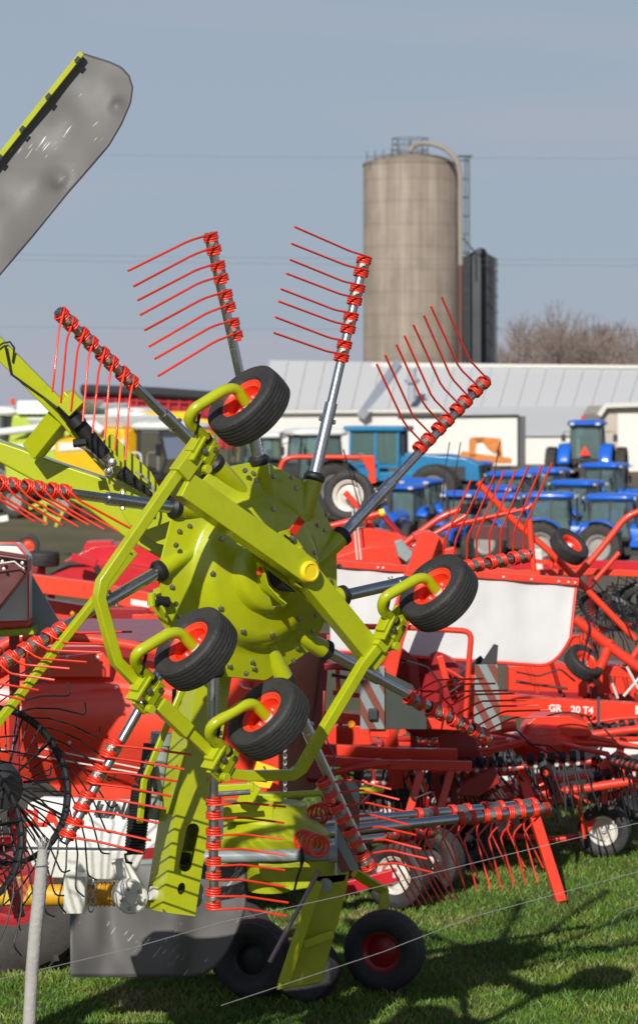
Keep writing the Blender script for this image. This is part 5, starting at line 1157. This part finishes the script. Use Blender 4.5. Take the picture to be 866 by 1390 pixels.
# folded tedder at the right edge
fd = root_at('tedder', 'folded red tedder at the right edge, tangled black tine disc above its frame', 'tedder', 800, 26)
bars(fd, 25, [('strut', [(648, 655), (700, 710), (745, 748), (862, 868)], 9, 'redrim'), ('strut', [(718, 705), (724, 775)], 8, 'redrim', -.1), ('strut', [(776, 790), (815, 745), (850, 700), (880, 690)], 9, 'redrim', .2), ('strut', [(805, 790), (840, 750)], 7, 'redrim', .4), ('strut', [(748, 770), (752, 735)], 7, 'red', .1), ('cross_beam', [(640, 770), (700, 778), (800, 776), (900, 780)], 9, 'redrim', .5), ('cross_beam', [(700, 758), (790, 770)], 6, 'redrim', .8), ('strut', [(780, 840), (830, 880), (900, 930)], 14, 'red', -.4), ('strut', [(828, 868), (818, 900), (800, 930)], 13, 'red', -.4), ('strut', [(850, 905), (880, 860)], 9, 'red', -.2), ('strut', [(790, 868), (815, 905)], 8, 'redrim', .2), ('cross_beam', [(795, 905), (840, 912), (930, 918)], 14, 'red', -.2), ('upright', [(792, 860), (790, 945)], 12, 'red', .3), ('upright', [(808, 870), (806, 950)], 9, 'brownred', .3), ('rod', [(850, 905), (866, 935)], 4, 'silver', -.6), ('rod', [(880, 905), (846, 945)], 4, 'silver', -.6), ('cross_beam', [(690, 940), (930, 950)], 9, 'darkred', .6), ('leg', [(806, 940), (815, 1075)], 12, 'darkred', .5), ('hose', [(780, 800), (800, 850), (790, 900), (810, 930)], 3, 'black', -.5), ('hose', [(830, 790), (850, 840), (866, 850)], 3, 'black', -.5)])
plates(fd, 25.6, [('hood', [(690, 905), (760, 900), (790, 915), (790, 945), (690, 943)], .4, 'red'), ('hood', [(800, 900), (900, 905), (900, 945), (800, 945)], .4, 'red', .3), ('hood', [(775, 862), (800, 862), (796, 915), (772, 915)], .2, 'red', .4)])
for (x, y, ax_) in ((772, 742, (.55, -.45, .7)), (792, 900, (.5, -.5, .7))): wheel(fd, P(x, y, 24.6), ax_, .19, .14, rim='red', grooves=4, n=32, dish=.1)
def disc(root, c, ax, R, n, nm='tine_disc'):
    c = V(c); ax = V(ax).normalized(); x = ax.orthogonal().normalized(); y = ax.cross(x); b = MB()
    b.lathe(c, ax, [(R*.62, 0), (R*.68, .03), (R*.62, .05), (R*.56, .02), (R*.62, 0)], 36, caps=False); d = b.build(nm, 'black', root)
    b = MB(); b.lathe(c, ax, [(R*.14, 0), (R*.12, .06), (.0001, .07)], 20); b.build('hub', 'black', d)
    for i in range(n):
        a = 2*pi*i/n; b = MB(); j = random.uniform(-.05, .05)
        b.tube([c+(x*cos(a-.5)+y*sin(a-.5))*R*.25+ax*.03, c+(x*cos(a-.1)+y*sin(a-.1))*R*.65+ax*.04, c+(x*cos(a+j)+y*sin(a+j))*R+ax*(.02+j), c+(x*cos(a+.1+j)+y*sin(a+.1+j))*R*1.08-ax*.1], .006, 5); b.build('tine', 'black', d)
disc(fd, P(826, 834, 25.4), (.25, -.45, .85), .46, 38); disc(fd, P(872, 815, 25.9), (-.3, -.45, .85), .46, 36)
bars(fd, 25.2, [('rod', [(700, 925), (770, 935)], 4, 'brownred', -.3), ('strut', [(716, 905), (730, 940)], 6, 'red', -.3), ('strut', [(748, 900), (762, 945)], 6, 'darkred', -.2), ('rod', [(822, 905), (838, 948)], 4, 'silver', -.3), ('strut', [(870, 900), (858, 945)], 7, 'red', -.3), ('cross_beam', [(790, 858), (866, 846)], 6, 'redrim', .4), ('hose', [(700, 912), (730, 918), (760, 908), (780, 925)], 2.4, 'black', -.5)])
# dark red implement and bar behind
im = root_at('cultivator', 'long deep red toolbar with maroon end box, in front of the blue tractors', 'implement', 760, 44)
bars(im, 44, [('toolbar', [(690, 765), (900, 770)], 15, 'crimson'), ('toolbar', [(640, 722), (720, 726)], 20, 'brownred', 3), ('leg', [(700, 770), (702, 865)], 8, 'darkred', .1), ('leg', [(800, 770), (802, 865)], 8, 'darkred', .1), ('leg', [(870, 770), (872, 865)], 8, 'darkred', .1)])
plates(im, 46, [('end_box', [(690, 705), (722, 705), (724, 745), (690, 745)], .5, 'brownred'), ('white_post', [(722, 745), (735, 745), (738, 800), (724, 800)], .2, 'offwhite', -3)])

# ================================================================ mowers at the left middle
mw = root_at('disc_mower', 'crimson folded mower with smooth sloping hoods, on the field left of the rotor', 'mower', 150, 33)
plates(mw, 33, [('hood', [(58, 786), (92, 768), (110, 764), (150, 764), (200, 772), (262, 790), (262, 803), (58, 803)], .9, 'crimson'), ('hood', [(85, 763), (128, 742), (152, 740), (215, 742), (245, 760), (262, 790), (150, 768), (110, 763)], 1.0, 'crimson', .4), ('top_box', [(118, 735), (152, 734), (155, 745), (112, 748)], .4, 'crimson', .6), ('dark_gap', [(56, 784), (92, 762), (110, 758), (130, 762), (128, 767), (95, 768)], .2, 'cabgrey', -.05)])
bars(mw, 32.6, [('roller', [(98, 756), (132, 765)], 11, 'crimson'), ('hydraulic_ram', [(130, 768), (142, 790)], 8, 'black'), ('gearbox', [(40, 772), (52, 774)], 9, 'darkred')])
b = MB(); b.lathe(P(56, 749, 33.5)-V((0, 0, .09)), (0, 0, 1), tyre_prof(.24, .19, .12, 3), 32, caps=False); b.build('spare_tyre', 'rubber', mw)
b = MB(); b.tube([P(56, 753, 33.5), P(56, 775, 33.5), G(56, 33.5)], .06, 8); b.build('stand', 'darkred', mw)
for x in (70, 230): b = MB(); b.tube([P(x, 800, 33.3), G(x, 33.3)], .05, 8); b.build('leg', 'darkred', mw)
m2 = root_at('disc_mower', 'orange-red mower with long bright beam and black ribs beneath, behind the rake stay bar', 'mower', 150, 26)
bars(m2, 26, [('main_beam', [(36, 790), (130, 802), (210, 818), (300, 835)], 24, 'redrim'), ('lower_beam', [(36, 825), (160, 845)], 34, 'red', .4), ('lower_beam', [(150, 838), (250, 852)], 10, 'red', -.2), ('side_rail', [(180, 838), (262, 835)], 8, 'red', -.4)])
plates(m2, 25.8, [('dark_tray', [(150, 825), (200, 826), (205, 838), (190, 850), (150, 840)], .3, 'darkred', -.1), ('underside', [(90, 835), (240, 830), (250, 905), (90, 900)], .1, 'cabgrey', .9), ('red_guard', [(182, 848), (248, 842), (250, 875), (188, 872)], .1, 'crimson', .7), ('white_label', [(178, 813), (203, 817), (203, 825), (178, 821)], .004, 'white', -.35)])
for i in range(9): b = MB(); b.tube([P(108+i*9, 882, 26.1), P(150+i*9, 846+i*1.2, 26.3)], .011, 6); b.build('rib', 'greypaint', m2)
b = MB(); b.ball(P(99, 833, 25.7), .025, 10); b.build('amber_reflector', 'amber', m2)
for x in (118, 240): b = MB(); b.tube([P(x, 830, 26), G(x, 26)], .05, 8); b.build('leg', 'darkred', m2)

wb = root_at('mower_conditioner', 'white box with red trim and maroon metal hood at the left edge', 'mower', 0, 17.5)
plates(wb, 17.3, [('white_panel', [(-60, 738), (22, 739), (38, 757), (38, 846), (-60, 850)], .3, 'white'), ('red_trim', [(-60, 846), (39, 842), (40, 851), (-60, 856)], .32, 'red', -.02), ('lime_sill', [(-60, 857), (44, 852), (48, 862), (-60, 868)], .3, 'lime', 0)])
bars(wb, 17.28, [('trim_edge', [(-60, 737), (22, 737), (39, 757), (39, 846)], 2.5, 'red')])
plates(wb, 16.9, [('metal_hood', [(-60, 752), (0, 752), (38, 758), (38, 776), (20, 800), (-10, 838), (-60, 860)], .25, 'brownred')])
bars(wb, 16.85, [('hood_edge', [(-60, 750), (0, 750), (39, 756)], 5, 'brownred', -.03), ('latch_rod', [(-10, 766), (20, 762), (30, 770)], 2, 'silver', -.05)])
for x, y in ((4, 762), (31, 764), (32, 772), (6, 772)): b = MB(); b.lathe(P(x, y, 16.84), (0, -1, 0), [(.012, 0), (.010, .012), (.0001, .015)], 8); b.build('bolt', 'silver', wb)
plates(wb, 17.6, [('rubber_flap', [(37, 768), (92, 862), (60, 880), (37, 872)], .02, 'greypaint')])
bars(wb, 17.5, [('leg', [(-20, 850), (-20, 1305)], 18, 'darkred', .4), ('leg', [(20, 850), (22, 1300)], 14, 'darkred', .5)])

# lime implement on the field by the harvesters
lm = root_at('hay_rake', 'small lime implement with red wheel resting on the field under the harvesters', 'hay rake', 70, 66)
bars(lm, 66, [('frame', [(40, 690), (62, 680), (90, 692)], 5, 'combinelime'), ('arm', [(62, 682), (62, 712)], 4, 'combinelime'), ('arm', [(50, 690), (80, 705)], 4, 'combinelime'), ('arm', [(88, 690), (76, 715)], 4, 'combinelime'), ('head', [(0, 705), (12, 703)], 8, 'white', .4)])
c = P(38, 712, 66); c.z = .3; wheel(lm, c, (0, -1, 0), .3, .15, rim='redrim', grooves=0, n=20, hub=None)
SK = .07; HZ1 = (.348, .418, .51); HZ2 = (.43, .425, .495)
# ================================================================ world, sun, camera
cam = bpy.data.cameras.new('camera'); co = bpy.data.objects.new('camera', cam); COL.objects.link(co)
co.location = (0, 0, CH); co.rotation_euler = (radians(90), 0, 0)
cam.sensor_fit = 'VERTICAL'; cam.sensor_height = 36; cam.lens = 36*F/1390; cam.shift_y = -(695-HY)/1390
cam.clip_start = .3; cam.clip_end = 6000
cam.dof.use_dof = True; cam.dof.focus_distance = 13.0; cam.dof.aperture_fstop = cam.lens/1000/.019
SC.camera = co
az, el = radians(15.6), radians(31)                 # sun stands behind the camera, a little to its left
Ld = V((sin(az)*cos(el), cos(az)*cos(el), -sin(el)))
sun = bpy.data.lights.new('sun', 'SUN'); sun.energy = 4.6; sun.angle = radians(.53); sun.color = (1, .955, .88)
so_ = bpy.data.objects.new('sun', sun); COL.objects.link(so_); so_.rotation_euler = Ld.to_track_quat('-Z', 'Y').to_euler(); so_.location = (-20, -60, 50)
w = bpy.data.worlds.new('World'); SC.world = w; w.use_nodes = True; nt = w.node_tree; N, L = nt.nodes, nt.links
bg = N['Background']; sky = N.new('ShaderNodeTexSky'); sky.sky_type = 'NISHITA'; sky.sun_disc = False
sky.sun_elevation = el; sky.sun_rotation = math.atan2(-Ld.x, -Ld.y); sky.altitude = 200; sky.air_density = 1.0; sky.dust_density = .8; sky.ozone_density = 2.5
# thin high haze: pale bands laid over the sky by direction, thicker towards the horizon
def nd(t, **k):
    n = N.new(t)
    for a, b in k.items(): setattr(n, a, b)
    return n
tc = nd('ShaderNodeTexCoord'); sep = nd('ShaderNodeSeparateXYZ'); L.new(tc.outputs['Generated'], sep.inputs[0])
el_ = nd('ShaderNodeMapRange'); el_.inputs['From Min'].default_value = .12; el_.inputs['From Max'].default_value = .45; el_.inputs['To Min'].default_value = .94; el_.inputs['To Max'].default_value = .12
L.new(sep.outputs['Z'], el_.inputs['Value'])
mp = nd('ShaderNodeMapping'); mp.inputs['Scale'].default_value = (1.2, 1.2, 11); mp.inputs['Location'].default_value = (0, 0, .55); mp.inputs['Rotation'].default_value = (0, radians(2), 0)
L.new(tc.outputs['Generated'], mp.inputs['Vector'])
ns = nd('ShaderNodeTexNoise'); ns.inputs['Scale'].default_value = 2.2; ns.inputs['Detail'].default_value = 2.5; ns.inputs['Roughness'].default_value = .5
L.new(mp.outputs['Vector'], ns.inputs['Vector'])
mr = nd('ShaderNodeMapRange'); mr.inputs['From Min'].default_value = .40; mr.inputs['From Max'].default_value = .64
L.new(ns.outputs['Fac'], mr.inputs['Value'])
hz = nd('ShaderNodeMix', data_type='RGBA'); hz.inputs[6].default_value = (HZ1[0]/SK, HZ1[1]/SK, HZ1[2]/SK, 1); hz.inputs[7].default_value = (HZ2[0]/SK, HZ2[1]/SK, HZ2[2]/SK, 1)
L.new(mr.outputs['Result'], hz.inputs[0])
mx = nd('ShaderNodeMix', data_type='RGBA'); L.new(el_.outputs['Result'], mx.inputs[0]); L.new(sky.outputs['Color'], mx.inputs[6]); L.new(hz.outputs[2], mx.inputs[7]); L.new(mx.outputs[2], bg.inputs['Color'])
bg.inputs['Strength'].default_value = SK
vs = SC.view_settings; vs.view_transform = 'Standard'; vs.look = 'None'; vs.gamma = 1; vs.exposure = 0; vs.use_curve_mapping = False
SC.cycles.max_bounces = 8; SC.cycles.transparent_max_bounces = 12
